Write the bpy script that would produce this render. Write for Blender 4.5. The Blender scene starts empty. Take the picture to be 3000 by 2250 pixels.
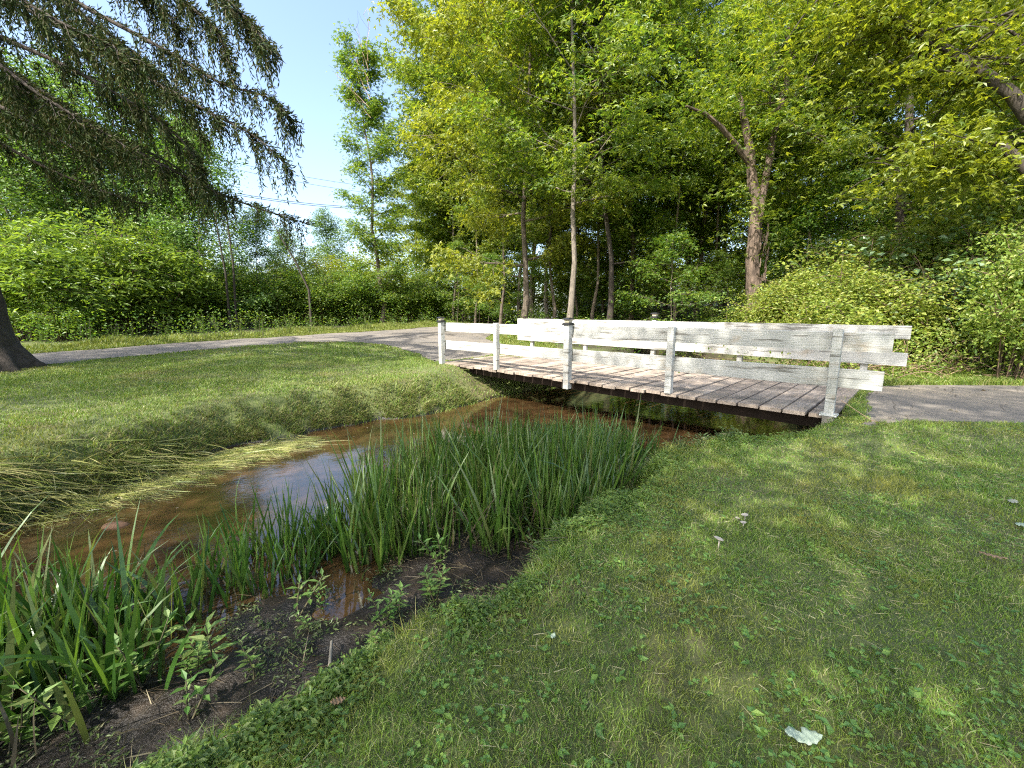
import bpy, math, random
import numpy as np
from mathutils import Vector, Matrix
PI = math.pi
S = bpy.context.scene
COL = S.collection
rng = np.random.default_rng(7)
random.seed(7)

# ------------------------------------------------------------------ camera
F_PX, PITCH, CAM_H = 1216.0, 0.154, 1.45
cam = bpy.data.cameras.new("camera"); camo = bpy.data.objects.new("camera", cam); COL.objects.link(camo)
cam.sensor_width = 36; cam.lens = 36 * F_PX / 3000; cam.clip_start = .05; cam.clip_end = 1500
camo.location = (0, 0, CAM_H); camo.rotation_euler = (PI / 2 - PITCH, 0, 0)
S.camera = camo

def at(px, Y, z=1.0):                       # world X of a thing standing at photo column px, Y metres ahead
    return (px - 1500) / F_PX * (Y * math.cos(PITCH) - (z - CAM_H) * math.sin(PITCH))
def zat(py, Y):                             # height seen at photo row py, Y metres ahead
    v = -(py - 1125) / F_PX; c, s = math.cos(PITCH), math.sin(PITCH)
    return CAM_H + Y * (-s + v * c) / (c + v * s)

# ------------------------------------------------------------------ mesh helpers
def build(name, V, quads=None, tris=None, mat=None, parent=None, smooth=False, link=True):
    V = np.asarray(V, dtype=np.float32).reshape(-1, 3)
    me = bpy.data.meshes.new(name)
    nq = 0 if quads is None else len(quads); nt = 0 if tris is None else len(tris)
    me.vertices.add(len(V)); me.vertices.foreach_set("co", V.ravel())
    loops = []
    if nq: loops.append(np.asarray(quads, dtype=np.int32).ravel())
    if nt: loops.append(np.asarray(tris, dtype=np.int32).ravel())
    lp = np.concatenate(loops)
    me.loops.add(len(lp)); me.loops.foreach_set("vertex_index", lp)
    me.polygons.add(nq + nt)
    st = np.concatenate([np.arange(nq) * 4, nq * 4 + np.arange(nt) * 3]).astype(np.int32)
    me.polygons.foreach_set("loop_start", st)
    me.polygons.foreach_set("use_smooth", np.full(nq + nt, bool(smooth)))
    me.update(calc_edges=True)
    if mat: me.materials.append(mat)
    o = bpy.data.objects.new(name, me)
    if link: COL.objects.link(o)
    if parent: o.parent = parent
    return o

class MB:
    def __init__(s): s.V = []; s.Q = []; s.T = []; s.n = 0
    def add(s, V, Q=None, T=None):
        V = np.asarray(V, float).reshape(-1, 3)
        if Q is not None and len(Q): s.Q.append(np.asarray(Q, int).reshape(-1, 4) + s.n)
        if T is not None and len(T): s.T.append(np.asarray(T, int).reshape(-1, 3) + s.n)
        s.V.append(V); s.n += len(V)
    def box(s, c, ex, ey, ez, hx, hy, hz, taper=1.0):
        c = np.array(c, float); ex, ey, ez = [np.array(v, float) for v in (ex, ey, ez)]
        P = []
        for dz in (-1, 1):
            k = taper if dz > 0 else 1
            for dx, dy in ((-1, -1), (1, -1), (1, 1), (-1, 1)):
                P.append(c + ex * hx * dx * k + ey * hy * dy * k + ez * hz * dz)
        s.add(P, [(0, 3, 2, 1), (4, 5, 6, 7), (0, 1, 5, 4), (1, 2, 6, 5), (2, 3, 7, 6), (3, 0, 4, 7)])
    def tube(s, pts, rad, k=6, cap=True):
        pts = np.asarray(pts, float); n = len(pts); rad = np.broadcast_to(rad, n)
        t = np.gradient(pts, axis=0); t /= np.linalg.norm(t, axis=1)[:, None] + 1e-9
        ref = np.array([0, 0, 1.]) if abs(t[0][2]) < .9 else np.array([1., 0, 0])
        u = np.cross(t, ref); u /= np.linalg.norm(u, axis=1)[:, None] + 1e-9
        w = np.cross(t, u)
        a = np.arange(k) * 2 * PI / k
        V = pts[:, None] + rad[:, None, None] * (u[:, None] * np.cos(a)[None, :, None] + w[:, None] * np.sin(a)[None, :, None])
        i, j = np.meshgrid(np.arange(n - 1), np.arange(k), indexing='ij'); j2 = (j + 1) % k
        Q = np.stack([i * k + j, i * k + j2, (i + 1) * k + j2, (i + 1) * k + j], -1).reshape(-1, 4)
        V = V.reshape(-1, 3); T = None
        if cap:
            V = np.vstack([V, pts[-1:]]); c = len(V) - 1; b = (n - 1) * k
            T = [(b + q, b + (q + 1) % k, c) for q in range(k)]
        s.add(V, Q, T)
    def out(s, name, mat=None, parent=None, smooth=False, link=True):
        V = np.concatenate(s.V)
        return build(name, V, np.concatenate(s.Q) if s.Q else None, np.concatenate(s.T) if s.T else None, mat, parent, smooth, link)

def tag(o, label=None, cat=None, group=None, kind=None):
    if label: o["label"] = label
    if cat: o["category"] = cat
    if group: o["group"] = group
    if kind: o["kind"] = kind
    return o
def empty(name, loc, rz=0):
    o = bpy.data.objects.new(name, None); COL.objects.link(o)
    o.location = loc; o.rotation_euler = (0, 0, rz); o.empty_display_size = .2
    return o
def copy_tree(src, loc, rz, sc, label, group=None, cat=None):
    r = src.copy(); COL.objects.link(r); r.location = loc; r.rotation_euler = (0, 0, rz)
    r.scale = sc if hasattr(sc, '__len__') else (sc, sc, sc)
    r["label"] = label
    if group: r["group"] = group
    if cat: r["category"] = cat
    for ch in src.children:
        c = ch.copy(); COL.objects.link(c); c.parent = r
    return r
def unit(v): return v / (np.linalg.norm(v, axis=-1, keepdims=True) + 1e-9)

_lat = np.random.default_rng(3).random((256, 256))
def vnoise(x, y, sc=1.0, seed=0):
    x = np.asarray(x, float) * sc + seed * 17.3; y = np.asarray(y, float) * sc + seed * 9.1
    xi = np.floor(x).astype(int); yi = np.floor(y).astype(int); fx = x - xi; fy = y - yi
    fx = fx * fx * (3 - 2 * fx); fy = fy * fy * (3 - 2 * fy)
    g = lambda a, b: _lat[a % 256, b % 256]
    return (g(xi, yi) * (1 - fx) + g(xi + 1, yi) * fx) * (1 - fy) + (g(xi, yi + 1) * (1 - fx) + g(xi + 1, yi + 1) * fx) * fy

def seg_dist(x, y, poly, closed=False):
    P = np.array(poly, float); d = np.full(np.shape(x), 1e9)
    n = len(P) if closed else len(P) - 1
    for i in range(n):
        a = P[i]; b = P[(i + 1) % len(P)]; ab = b - a
        t = np.clip(((x - a[0]) * ab[0] + (y - a[1]) * ab[1]) / (ab @ ab + 1e-12), 0, 1)
        d = np.minimum(d, np.hypot(x - a[0] - t * ab[0], y - a[1] - t * ab[1]))
    return d
def inside(x, y, poly):
    P = np.array(poly, float); r = np.zeros(np.shape(x), bool)
    for i in range(len(P)):
        a = P[i]; b = P[(i + 1) % len(P)]
        c = ((a[1] > y) != (b[1] > y)) & (x < (b[0] - a[0]) * (y - a[1]) / (b[1] - a[1] + 1e-12) + a[0])
        r ^= c
    return r
def sdp(x, y, poly):
    d = seg_dist(x, y, poly, True)
    return np.where(inside(x, y, poly), -d, d)
def sstep(a, b, x):
    t = np.clip((x - a) / (b - a), 0, 1); return t * t * (3 - 2 * t)

# ------------------------------------------------------------------ plan of the place (metres, camera over 0,0)
WZ = -0.38
FAR = [(-9, -6), (-6.5, -1.5), (-5.0, 1.4), (-4.45, 2.6), (-4.2, 3.3), (-4.15, 3.9), (-3.95, 4.35), (-3.85, 5.0), (-3.8, 5.6), (-3.3, 6.0), (-2.9, 6.6), (-2.4, 7.05), (-1.85, 7.4), (-1.25, 7.9), (-.5, 8.8),
       (.4, 9.9), (2, 11.4), (3.5, 12.8), (5, 15), (5.5, 20), (5, 34)]
NEAR = [(-7, -7), (-3.6, -2.2), (-2.1, -.1), (-1.6, .62), (-1.17, 1.12), (-.98, 1.29), (-.81, 1.46), (-.64, 1.75), (-.17, 1.93), (.1, 2.2), (.42, 2.67), (.81, 3.1), (1.27, 3.67), (1.77, 4.14), (2.5, 4.5), (3.3, 4.74),
        (4.3, 5.35), (5.7, 7.1), (6.2, 9), (6.8, 11), (7, 15), (7, 20), (6.6, 34)]
CHAN = FAR + NEAR[::-1]
MUDLINE = [(-9, -6.4), (-4.2, -.8), (-2.9, .7), (-2.35, 1.6), (-1.95, 2.05), (-1.8, 2.35), (-1.4, 2.62), (-1.05, 2.6), (-.95, 3.1), (-.3, 3.55), (.4, 4.2), (1.25, 4.95), (2.25, 5.3), (3.2, 5.3), (4.1, 5.75), (5.2, 7.2)]
MUD = MUDLINE + [(5.7, 7.1), (4.3, 5.35), (3.3, 4.74)] + NEAR[:15][::-1]
ROAD = [(-24, -9), (-18.2, 1), (-14.6, 6.2), (-11.7, 10.7), (-10.5, 12.8), (-9.3, 14.7), (-8.1, 16.1), (-7.3, 16.6), (-6.3, 16.6), (-5.2, 15.9), (-4.0, 14.6), (-2.9, 12.9), (-2.05, 10.95), (.42, 13.35),
        (.1, 15), (-.6, 16.3), (-1.1, 17.6), (-.9, 20), (.4, 25), (2.2, 31), (-.6, 32), (-4.8, 25.8), (-8.2, 21.6), (-11.3, 17.3), (-14.3, 12.7), (-17.6, 8), (-22, 1), (-28, -9)]
PATH = [(4.02, 4.58), (4.5, 4.72), (5.0, 4.78), (5.9, 4.7), (8, 4.55), (11, 4.2), (17, 3.2), (17, 6.1), (11, 7.1), (9.2, 7.3), (7.4, 7.42), (6.35, 7.3)]

def hbase(x, y):
    b = np.interp(y, [-60, 0, 5, 10, 26, 60, 300], [0, 0, .19, .3, 1.02, 1.4, 3.])
    b = b + (vnoise(x, y, .35, 1) - .5) * .09 * sstep(1, 4, np.hypot(x, y)) + (vnoise(x, y, 1.6, 2) - .5) * .03
    b = b + .115 * np.clip(y - 24, 0, 34) * sstep(0, 6, x - .15 * (y - 24))
    pz = .27 + .03 * (vnoise(x, y, .3, 4) - .5)
    k = 1 - sstep(0, .8, np.maximum(sdp(x, y, PATH), 0))
    b = b * (1 - k) + pz * k
    q = np.exp(-((x + 2.2) ** 2 + (y - 11.3) ** 2) / 3.0)
    b = b * (1 - q) + .34 * q
    return b
def H(x, y, micro=True):
    x = np.asarray(x, float); y = np.asarray(y, float)
    b = hbase(x, y); sd = sdp(x, y, CHAN)
    dF = seg_dist(x, y, FAR); dN = seg_dist(x, y, NEAR)
    L = .95 + .9 * np.exp(-((x + .6) ** 2 + (y - 10.2) ** 2) / 1.6)
    wig = (vnoise(x, y, 2.2, 5) - .5) * .28 + (vnoise(x, y, 7, 6) - .5) * .16
    t = np.where(dN < dF, sstep(-.34, .14, sd + wig), sstep(-.04, 1, (sd + wig * .6) / L))
    sm = sdp(x, y, MUD)
    n = (vnoise(x, y, 3.0, 8) - .5) * .07 + (vnoise(x, y, 11, 9) - .5) * .035
    inner = np.where(sm < 0, -.391 + np.clip(-sm * .10, 0, .05) + n * 1.35, -.40 - np.clip(sm * .35, 0, .2) + n * .4)
    h = inner * (1 - t) + b * t
    return h
def Hs(x, y): return float(H(np.array([x]), np.array([y]))[0])

# ------------------------------------------------------------------ materials
def newmat(name):
    m = bpy.data.materials.new(name); m.use_nodes = True
    nt = m.node_tree; nt.nodes.clear()
    out = nt.nodes.new("ShaderNodeOutputMaterial")
    return m, nt, out
def nd(nt, typ, **kw):
    n = nt.nodes.new(typ)
    for k, v in kw.items():
        if k.startswith('_'): setattr(n, k[1:], v)
        else: n.inputs[k.replace('#', ' ')].default_value = v
    return n
def ramp(nt, fac, stops):
    r = nt.nodes.new("ShaderNodeValToRGB"); el = r.color_ramp.elements
    while len(el) < len(stops): el.new(.5)
    for e, (p, c) in zip(el, stops): e.position = p; e.color = (*c, 1) if len(c) == 3 else c
    nt.links.new(fac, r.inputs[0]); return r.outputs[0]
def mixc(nt, fac, a, b, mode='MIX'):
    m = nt.nodes.new("ShaderNodeMix"); m.data_type = 'RGBA'; m.blend_type = mode
    for k, v in ((0, fac), (6, a), (7, b)):
        if isinstance(v, (int, float)): m.inputs[k].default_value = v
        elif isinstance(v, tuple): m.inputs[k].default_value = (*v, 1)
        else: nt.links.new(v, m.inputs[k])
    return m.outputs[2]
def coords(nt, scale=(1, 1, 1), rot=(0, 0, 0)):
    tc = nt.nodes.new("ShaderNodeTexCoord"); mp = nt.nodes.new("ShaderNodeMapping")
    mp.inputs['Scale'].default_value = scale; mp.inputs['Rotation'].default_value = rot
    nt.links.new(tc.outputs['Object'], mp.inputs['Vector']); return mp.outputs[0]
def noise(nt, vec, scale, detail=4, rough=.6):
    n = nt.nodes.new("ShaderNodeTexNoise"); n.inputs['Scale'].default_value = scale
    n.inputs['Detail'].default_value = detail; n.inputs['Roughness'].default_value = rough
    nt.links.new(vec, n.inputs['Vector']); return n.outputs['Fac']

def leafmat(name, cols, trans=.38, tcol=1.6, gloss=.12, patch=None, rough=.45):
    """cols: list of colours picked per leaf"""
    m, nt, out = newmat(name)
    g = nt.nodes.new("ShaderNodeNewGeometry")
    st = [(i / max(1, len(cols) - 1), c) for i, c in enumerate(cols)]
    c = ramp(nt, g.outputs['Random Per Island'], st)
    if patch:
        f = noise(nt, coords(nt), patch[0], 3, .6)
        mr = nt.nodes.new("ShaderNodeMapRange"); mr.inputs[1].default_value = patch[2]; mr.inputs[2].default_value = patch[3]
        nt.links.new(f, mr.inputs[0]); c = mixc(nt, mr.outputs[0], c, patch[1], 'MIX')
    oi = nt.nodes.new("ShaderNodeObjectInfo")
    hs = nt.nodes.new("ShaderNodeHueSaturation")
    mr2 = nt.nodes.new("ShaderNodeMapRange"); mr2.inputs[3].default_value = .492; mr2.inputs[4].default_value = .512
    nt.links.new(oi.outputs['Random'], mr2.inputs[0]); nt.links.new(mr2.outputs[0], hs.inputs['Hue']); nt.links.new(c, hs.inputs['Color'])
    c = hs.outputs[0]
    d = nt.nodes.new("ShaderNodeBsdfDiffuse"); nt.links.new(c, d.inputs[0])
    t = nt.nodes.new("ShaderNodeBsdfTranslucent")
    tc = mixc(nt, 1.0, c, (tcol, tcol * .98, tcol * .45), 'MULTIPLY'); nt.links.new(tc, t.inputs[0])
    mx = nt.nodes.new("ShaderNodeMixShader"); mx.inputs[0].default_value = trans
    nt.links.new(d.outputs[0], mx.inputs[1]); nt.links.new(t.outputs[0], mx.inputs[2])
    gl = nt.nodes.new("ShaderNodeBsdfGlossy"); gl.inputs['Roughness'].default_value = rough; gl.inputs[0].default_value = (.9, 1, .9, 1)
    lw = nt.nodes.new("ShaderNodeLayerWeight"); lw.inputs[0].default_value = .3
    mu = nt.nodes.new("ShaderNodeMath"); mu.operation = 'MULTIPLY_ADD'; mu.inputs[1].default_value = gloss; mu.inputs[2].default_value = gloss * .35
    nt.links.new(lw.outputs['Facing'], mu.inputs[0]); mu.use_clamp = True
    m2 = nt.nodes.new("ShaderNodeMixShader"); nt.links.new(mu.outputs[0], m2.inputs[0])
    nt.links.new(mx.outputs[0], m2.inputs[1]); nt.links.new(gl.outputs[0], m2.inputs[2])
    nt.links.new(m2.outputs[0], out.inputs[0])
    return m

def barkmat(name, c1, c2, scale=6, bump=.6, zs=.25):
    m, nt, out = newmat(name)
    v = coords(nt, (1, 1, zs))
    f = noise(nt, v, scale, 8, .7); f2 = noise(nt, coords(nt), 1.3, 3)
    c = ramp(nt, f, [(.3, c1), (.62, c2)])
    c = mixc(nt, f2, c, (.05, .065, .035), 'MIX') if False else c
    p = nd(nt, "ShaderNodeBsdfPrincipled", Roughness=.9)
    nt.links.new(c, p.inputs['Base Color'])
    b = nt.nodes.new("ShaderNodeBump"); b.inputs['Strength'].default_value = bump; b.inputs['Distance'].default_value = .04
    nt.links.new(f, b.inputs['Height']); nt.links.new(b.outputs[0], p.inputs['Normal'])
    nt.links.new(p.outputs[0], out.inputs[0]); return m

def simple(name, col, rough=.7, spec=.3, var=.25, scale=8):
    m, nt, out = newmat(name)
    f = noise(nt, coords(nt), scale, 5)
    c = mixc(nt, f, tuple(x * (1 - var) for x in col), tuple(min(1, x * (1 + var)) for x in col))
    p = nd(nt, "ShaderNodeBsdfPrincipled", Roughness=rough); p.inputs['Specular IOR Level'].default_value = spec
    nt.links.new(c, p.inputs['Base Color']); nt.links.new(p.outputs[0], out.inputs[0]); return m

M = {}
M['maple'] = leafmat('maple_leaf', [(.05, .10, .016), (.11, .165, .022), (.23, .27, .03), (.07, .125, .02)], .48, 2.2, .06)
M['maple_y'] = leafmat('maple_leaf_light', [(.14, .19, .02), (.27, .30, .03), (.08, .13, .018)], .48, 1.9, .06)
M['ash'] = leafmat('ash_leaf', [(.05, .09, .03), (.09, .125, .045), (.07, .115, .03)], .32, 1.7, .12)
M['sumac'] = leafmat('sumac_leaf', [(.12, .20, .03), (.21, .28, .045), (.075, .14, .025)], .45, 1.8, .06)
M['under'] = leafmat('understory_leaf', [(.05, .11, .018), (.10, .18, .025), (.21, .27, .035)], .46, 2.1, .06)
M['bright'] = leafmat('honeysuckle_leaf', [(.15, .23, .035), (.27, .34, .06), (.07, .13, .025), (.32, .33, .08), (.2, .28, .05)], .42, 1.8, .05)
M['bigleaf'] = leafmat('broad_leaf', [(.09, .17, .05), (.13, .21, .07)], .35, 1.5, .2)
M['needle'] = leafmat('spruce_needle', [(.016, .03, .01), (.03, .05, .014), (.055, .07, .02), (.07, .055, .028)], .15, 1.5, .02)
M['lawn'] = leafmat('lawn_blade', [(.13, .22, .035), (.22, .33, .05), (.31, .39, .08), (.10, .19, .04), (.52, .48, .26)], .42, 1.6, .06, patch=(1.7, (.34, .32, .08), .47, .74))
M['farlawn'] = leafmat('sunlit_lawn_blade', [(.10, .17, .025), (.16, .24, .035), (.22, .28, .05), (.30, .29, .11)], .35, 1.5, .06, patch=(.8, (.30, .26, .11), .54, .78))
M['clover'] = leafmat('clover_leaf', [(.08, .19, .045), (.15, .29, .06), (.23, .36, .06)], .35, 1.5, .08)
M['reed'] = leafmat('reed_blade', [(.03, .08, .012), (.055, .13, .018), (.11, .19, .03), (.07, .14, .03), (.16, .17, .06)], .32, 1.7, .12, rough=.35)
M['sedge'] = leafmat('flattened_sedge', [(.20, .25, .06), (.36, .38, .12), (.50, .46, .22), (.12, .16, .05), (.26, .20, .11)], .3, 1.4, .12, rough=.4)
M['weed'] = leafmat('weed_leaf', [(.08, .17, .035), (.14, .25, .05), (.20, .25, .08)], .35, 1.6, .07)
M['weedstem'] = simple('weed_stem', (.10, .09, .05))
M['bankweed'] = leafmat('bank_weed_leaf', [(.08, .16, .03), (.15, .25, .035), (.06, .12, .03), (.2, .27, .06)], .38, 1.6, .07)
M['marshweed'] = leafmat('marsh_weed_leaf', [(.08, .13, .035), (.14, .19, .06), (.05, .09, .03), (.18, .17, .09)], .3, 1.5, .06)
M['verge'] = leafmat('verge_grass', [(.15, .20, .03), (.22, .26, .05), (.26, .25, .09), (.12, .18, .03)], .35, 1.5, .05)
M['litter'] = leafmat('dead_stalks', [(.10, .075, .045), (.20, .16, .10), (.05, .04, .03), (.28, .24, .15)], .1, 1.2, .1)
M['bark_dark'] = barkmat('dark_bark', (.018, .014, .011), (.065, .053, .04), 14)
M['bark_grey'] = barkmat('grey_bark', (.055, .046, .036), (.22, .19, .15), 15)
M['bark_rough'] = barkmat('shaggy_bark', (.018, .013, .010), (.19, .14, .105), 12, 1.0, .13)
M['bark_mid'] = barkmat('brown_bark', (.05, .04, .028), (.15, .12, .09), 13)
M['twig'] = simple('twig', (.13, .09, .06))
M['deadtwig'] = simple('dead_twig', (.26, .18, .12), var=.4)

def groundmat():
    m, nt, out = newmat('ground_soil_and_turf')
    v = coords(nt)
    g = nt.nodes.new("ShaderNodeNewGeometry"); sx = nt.nodes.new("ShaderNodeSeparateXYZ"); nt.links.new(g.outputs['Position'], sx.inputs[0])
    big = noise(nt, v, .7, 4); mid = noise(nt, v, 7, 5); fine = noise(nt, v, 60, 6, .7)
    turf = ramp(nt, fine, [(.3, (.045, .06, .018)), (.5, (.10, .13, .035)), (.7, (.19, .18, .08))])
    dry = ramp(nt, mid, [(.35, (.09, .09, .03)), (.65, (.17, .13, .075))])
    f = nt.nodes.new("ShaderNodeMapRange"); f.inputs[1].default_value = .5; f.inputs[2].default_value = .68; nt.links.new(big, f.inputs[0])
    c = mixc(nt, f.outputs[0], turf, dry)
    mud = ramp(nt, mid, [(.32, (.006, .005, .004)), (.55, (.02, .015, .011)), (.75, (.065, .048, .033))])
    # vertex mask 'mud'
    a = nt.nodes.new("ShaderNodeAttribute"); a.attribute_name = 'mud'
    c = mixc(nt, a.outputs['Fac'], c, mud)
    a2 = nt.nodes.new("ShaderNodeAttribute"); a2.attribute_name = 'wood'
    duff = ramp(nt, fine, [(.3, (.02, .018, .01)), (.55, (.05, .045, .02)), (.75, (.10, .075, .04))])
    c = mixc(nt, a2.outputs['Fac'], c, duff)
    p = nd(nt, "ShaderNodeBsdfPrincipled")
    nt.links.new(c, p.inputs['Base Color'])
    rr = nt.nodes.new("ShaderNodeMapRange"); rr.inputs[3].default_value = .95; rr.inputs[4].default_value = .34
    nt.links.new(a.outputs['Fac'], rr.inputs[0]); nt.links.new(rr.outputs[0], p.inputs['Roughness'])
    b = nt.nodes.new("ShaderNodeBump"); b.inputs['Strength'].default_value = .7; b.inputs['Distance'].default_value = .02
    ad = nt.nodes.new("ShaderNodeMath"); nt.links.new(mid, ad.inputs[0]); nt.links.new(fine, ad.inputs[1])
    nt.links.new(ad.outputs[0], b.inputs['Height']); nt.links.new(b.outputs[0], p.inputs['Normal'])
    nt.links.new(p.outputs[0], out.inputs[0]); return m
def asphaltmat(name, tint):
    m, nt, out = newmat(name); v = coords(nt)
    f = noise(nt, v, 90, 5, .7); b2 = noise(nt, v, .8, 5, .65); cr = nt.nodes.new("ShaderNodeTexVoronoi"); cr.feature = 'DISTANCE_TO_EDGE'; cr.inputs['Scale'].default_value = 1.1
    w = noise(nt, v, 2.5, 4)
    vm = nt.nodes.new("ShaderNodeVectorMath"); vm.operation = 'ADD'; nt.links.new(v, vm.inputs[0])
    cmb = nt.nodes.new("ShaderNodeCombineXYZ"); nt.links.new(w, cmb.inputs[0]); nt.links.new(w, cmb.inputs[1]); nt.links.new(cmb.outputs[0], vm.inputs[1]); nt.links.new(vm.outputs[0], cr.inputs['Vector'])
    c = ramp(nt, f, [(.3, tuple(x * .6 for x in tint)), (.7, tuple(x * 1.35 for x in tint))])
    pt = ramp(nt, b2, [(.35, (.75, .75, .78)), (.62, (1.25, 1.18, 1.1))])
    c = mixc(nt, 1.0, c, pt, 'MULTIPLY')
    ce = ramp(nt, cr.outputs['Distance'], [(.0, (.35, .33, .3)), (.012, (1, 1, 1))])
    c = mixc(nt, 1.0, c, ce, 'MULTIPLY')
    p = nd(nt, "ShaderNodeBsdfPrincipled", Roughness=.9); nt.links.new(c, p.inputs['Base Color'])
    b = nt.nodes.new("ShaderNodeBump"); b.inputs['Strength'].default_value = .5; b.inputs['Distance'].default_value = .008
    nt.links.new(f, b.inputs['Height']); nt.links.new(b.outputs[0], p.inputs['Normal'])
    nt.links.new(p.outputs[0], out.inputs[0]); return m
def watermat():
    m, nt, out = newmat('murky_water'); v = coords(nt)
    f = noise(nt, v, 1.4, 4); f2 = noise(nt, v, 5, 4)
    c = ramp(nt, f, [(.35, (.022, .013, .006)), (.65, (.075, .042, .017))])
    p = nd(nt, "ShaderNodeBsdfPrincipled", Roughness=.03); p.inputs['IOR'].default_value = 1.62
    nt.links.new(c, p.inputs['Base Color'])
    b = nt.nodes.new("ShaderNodeBump"); b.inputs['Strength'].default_value = .05; b.inputs['Distance'].default_value = .05
    nt.links.new(f2, b.inputs['Height']); nt.links.new(b.outputs[0], p.inputs['Normal'])
    nt.links.new(p.outputs[0], out.inputs[0]); return m
def paintmat(name, ang):
    """weathered white paint; grain runs along the board (x of the rotated frame)"""
    m, nt, out = newmat(name)
    v = coords(nt, (1, 1, 1), (0, 0, ang))
    def st(sx, sy, sz):
        mp = nt.nodes.new("ShaderNodeMapping"); mp.inputs['Scale'].default_value = (sx, sy, sz); nt.links.new(v, mp.inputs[0]); return mp.outputs[0]
    w = nt.nodes.new("ShaderNodeTexWave"); w.wave_type = 'BANDS'; w.bands_direction = 'Z'
    w.inputs['Scale'].default_value = 7; w.inputs['Distortion'].default_value = 16; w.inputs['Detail'].default_value = 4; w.inputs['Detail Scale'].default_value = .6
    nt.links.new(st(.35, 1, 1.6), w.inputs['Vector'])
    cr = noise(nt, st(.7, 3, 9), 2.0, 3, .6); dirt = noise(nt, st(.6, 2, 2.0), 1.6, 4, .6)
    c = ramp(nt, dirt, [(.35, (.35, .355, .33)), (.6, (.50, .50, .47))])
    cg = ramp(nt, w.outputs['Fac'], [(.0, (.55, .55, .52)), (.3, (1, 1, 1))])
    c = mixc(nt, .3, c, cg, 'MULTIPLY')
    ck = ramp(nt, cr, [(.36, (.2, .18, .15)), (.42, (1, 1, 1))])
    c = mixc(nt, .7, c, ck, 'MULTIPLY')
    stn = ramp(nt, noise(nt, st(1.2, 3, 3), 2.5, 5, .7), [(.54, (1, 1, 1)), (.70, (.66, .50, .33))])
    c = mixc(nt, .6, c, stn, 'MULTIPLY')
    p = nd(nt, "ShaderNodeBsdfPrincipled", Roughness=.55); nt.links.new(c, p.inputs['Base Color'])
    b = nt.nodes.new("ShaderNodeBump"); b.inputs['Strength'].default_value = .25; b.inputs['Distance'].default_value = .003
    ad = nt.nodes.new("ShaderNodeMath"); nt.links.new(w.outputs['Fac'], ad.inputs[0]); nt.links.new(cr, ad.inputs[1])
    nt.links.new(ad.outputs[0], b.inputs['Height']); nt.links.new(b.outputs[0], p.inputs['Normal'])
    nt.links.new(p.outputs[0], out.inputs[0]); return m
def deckmat(ang):
    m, nt, out = newmat('weathered_planks')
    v = coords(nt, (1, 1, 1), (0, 0, ang))
    mp = nt.nodes.new("ShaderNodeMapping"); mp.inputs['Scale'].default_value = (14, .8, 4); nt.links.new(v, mp.inputs[0])
    f = noise(nt, mp.outputs[0], 2.2, 7, .7); d = noise(nt, v, 2.1, 5, .65)
    g = nt.nodes.new("ShaderNodeNewGeometry")
    c = ramp(nt, g.outputs['Random Per Island'], [(0, (.24, .21, .175)), (.5, (.40, .355, .295)), (1, (.31, .275, .23))])
    c = mixc(nt, .8, c, ramp(nt, f, [(.3, (.45, .42, .4)), (.6, (1.1, 1.08, 1.06))]), 'MULTIPLY')
    c = mixc(nt, .8, c, ramp(nt, d, [(.38, (.5, .46, .45)), (.6, (1.3, 1.2, 1.15))]), 'MULTIPLY')
    p = nd(nt, "ShaderNodeBsdfPrincipled", Roughness=.85); nt.links.new(c, p.inputs['Base Color'])
    b = nt.nodes.new("ShaderNodeBump"); b.inputs['Strength'].default_value = .5; b.inputs['Distance'].default_value = .006
    nt.links.new(f, b.inputs['Height']); nt.links.new(b.outputs[0], p.inputs['Normal'])
    nt.links.new(p.outputs[0], out.inputs[0]); return m

# ------------------------------------------------------------------ ground, road, path, water
def axis(lo, f0, f1, hi, st, g=1.09, mx=6.):
    a = list(np.arange(f0, f1, st)); s = st
    while a[-1] < hi: s = min(s * g, mx); a.append(a[-1] + s)
    b = [f0]; s = st
    while b[-1] > lo: s = min(s * g, mx); b.append(b[-1] - s)
    return np.array(b[1:][::-1] + a)
xs = axis(-160, -6, 6.5, 160, .06); ys = axis(-60, .4, 12.5, 260, .06)
GX, GY = np.meshgrid(xs, ys)
hz = H(GX, GY)
inroad = np.minimum(sdp(GX, GY, ROAD), sdp(GX, GY, PATH))
hz = hz - .05 * (1 - sstep(-.25, .0, inroad))
nx, ny = len(xs), len(ys)
i, j = np.meshgrid(np.arange(ny - 1), np.arange(nx - 1), indexing='ij')
Q = np.stack([i * nx + j, i * nx + j + 1, (i + 1) * nx + j + 1, (i + 1) * nx + j], -1).reshape(-1, 4)
go = build('ground', np.stack([GX, GY, hz], -1), Q, None, groundmat(), smooth=True)
tag(go, 'lawn, muddy creek bed and woodland floor', 'ground', kind='structure')
farside = (seg_dist(GX, GY, FAR) < seg_dist(GX, GY, NEAR)) & (sdp(GX, GY, CHAN) > -.02)
mudv = (1 - sstep(-.30 - .06 * farside, -.14 - .14 * farside, hz + (vnoise(GX, GY, 5, 12) - .5) * .08)).ravel().astype(np.float32)
at1 = go.data.attributes.new('mud', 'FLOAT', 'POINT'); at1.data.foreach_set('value', mudv)
wd = ((sstep(.5, 2.5, np.minimum(sdp(GX, GY, ROAD), 99)) * sstep(13, 16, GY + .25 * GX) * (GX > -5)) + sstep(19, 22, GY - .9 * np.minimum(GX, 0) * 0 + 0) * (GX < -5)).clip(0, 1)
at2 = go.data.attributes.new('wood', 'FLOAT', 'POINT'); at2.data.foreach_set('value', wd.ravel().astype(np.float32))

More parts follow.
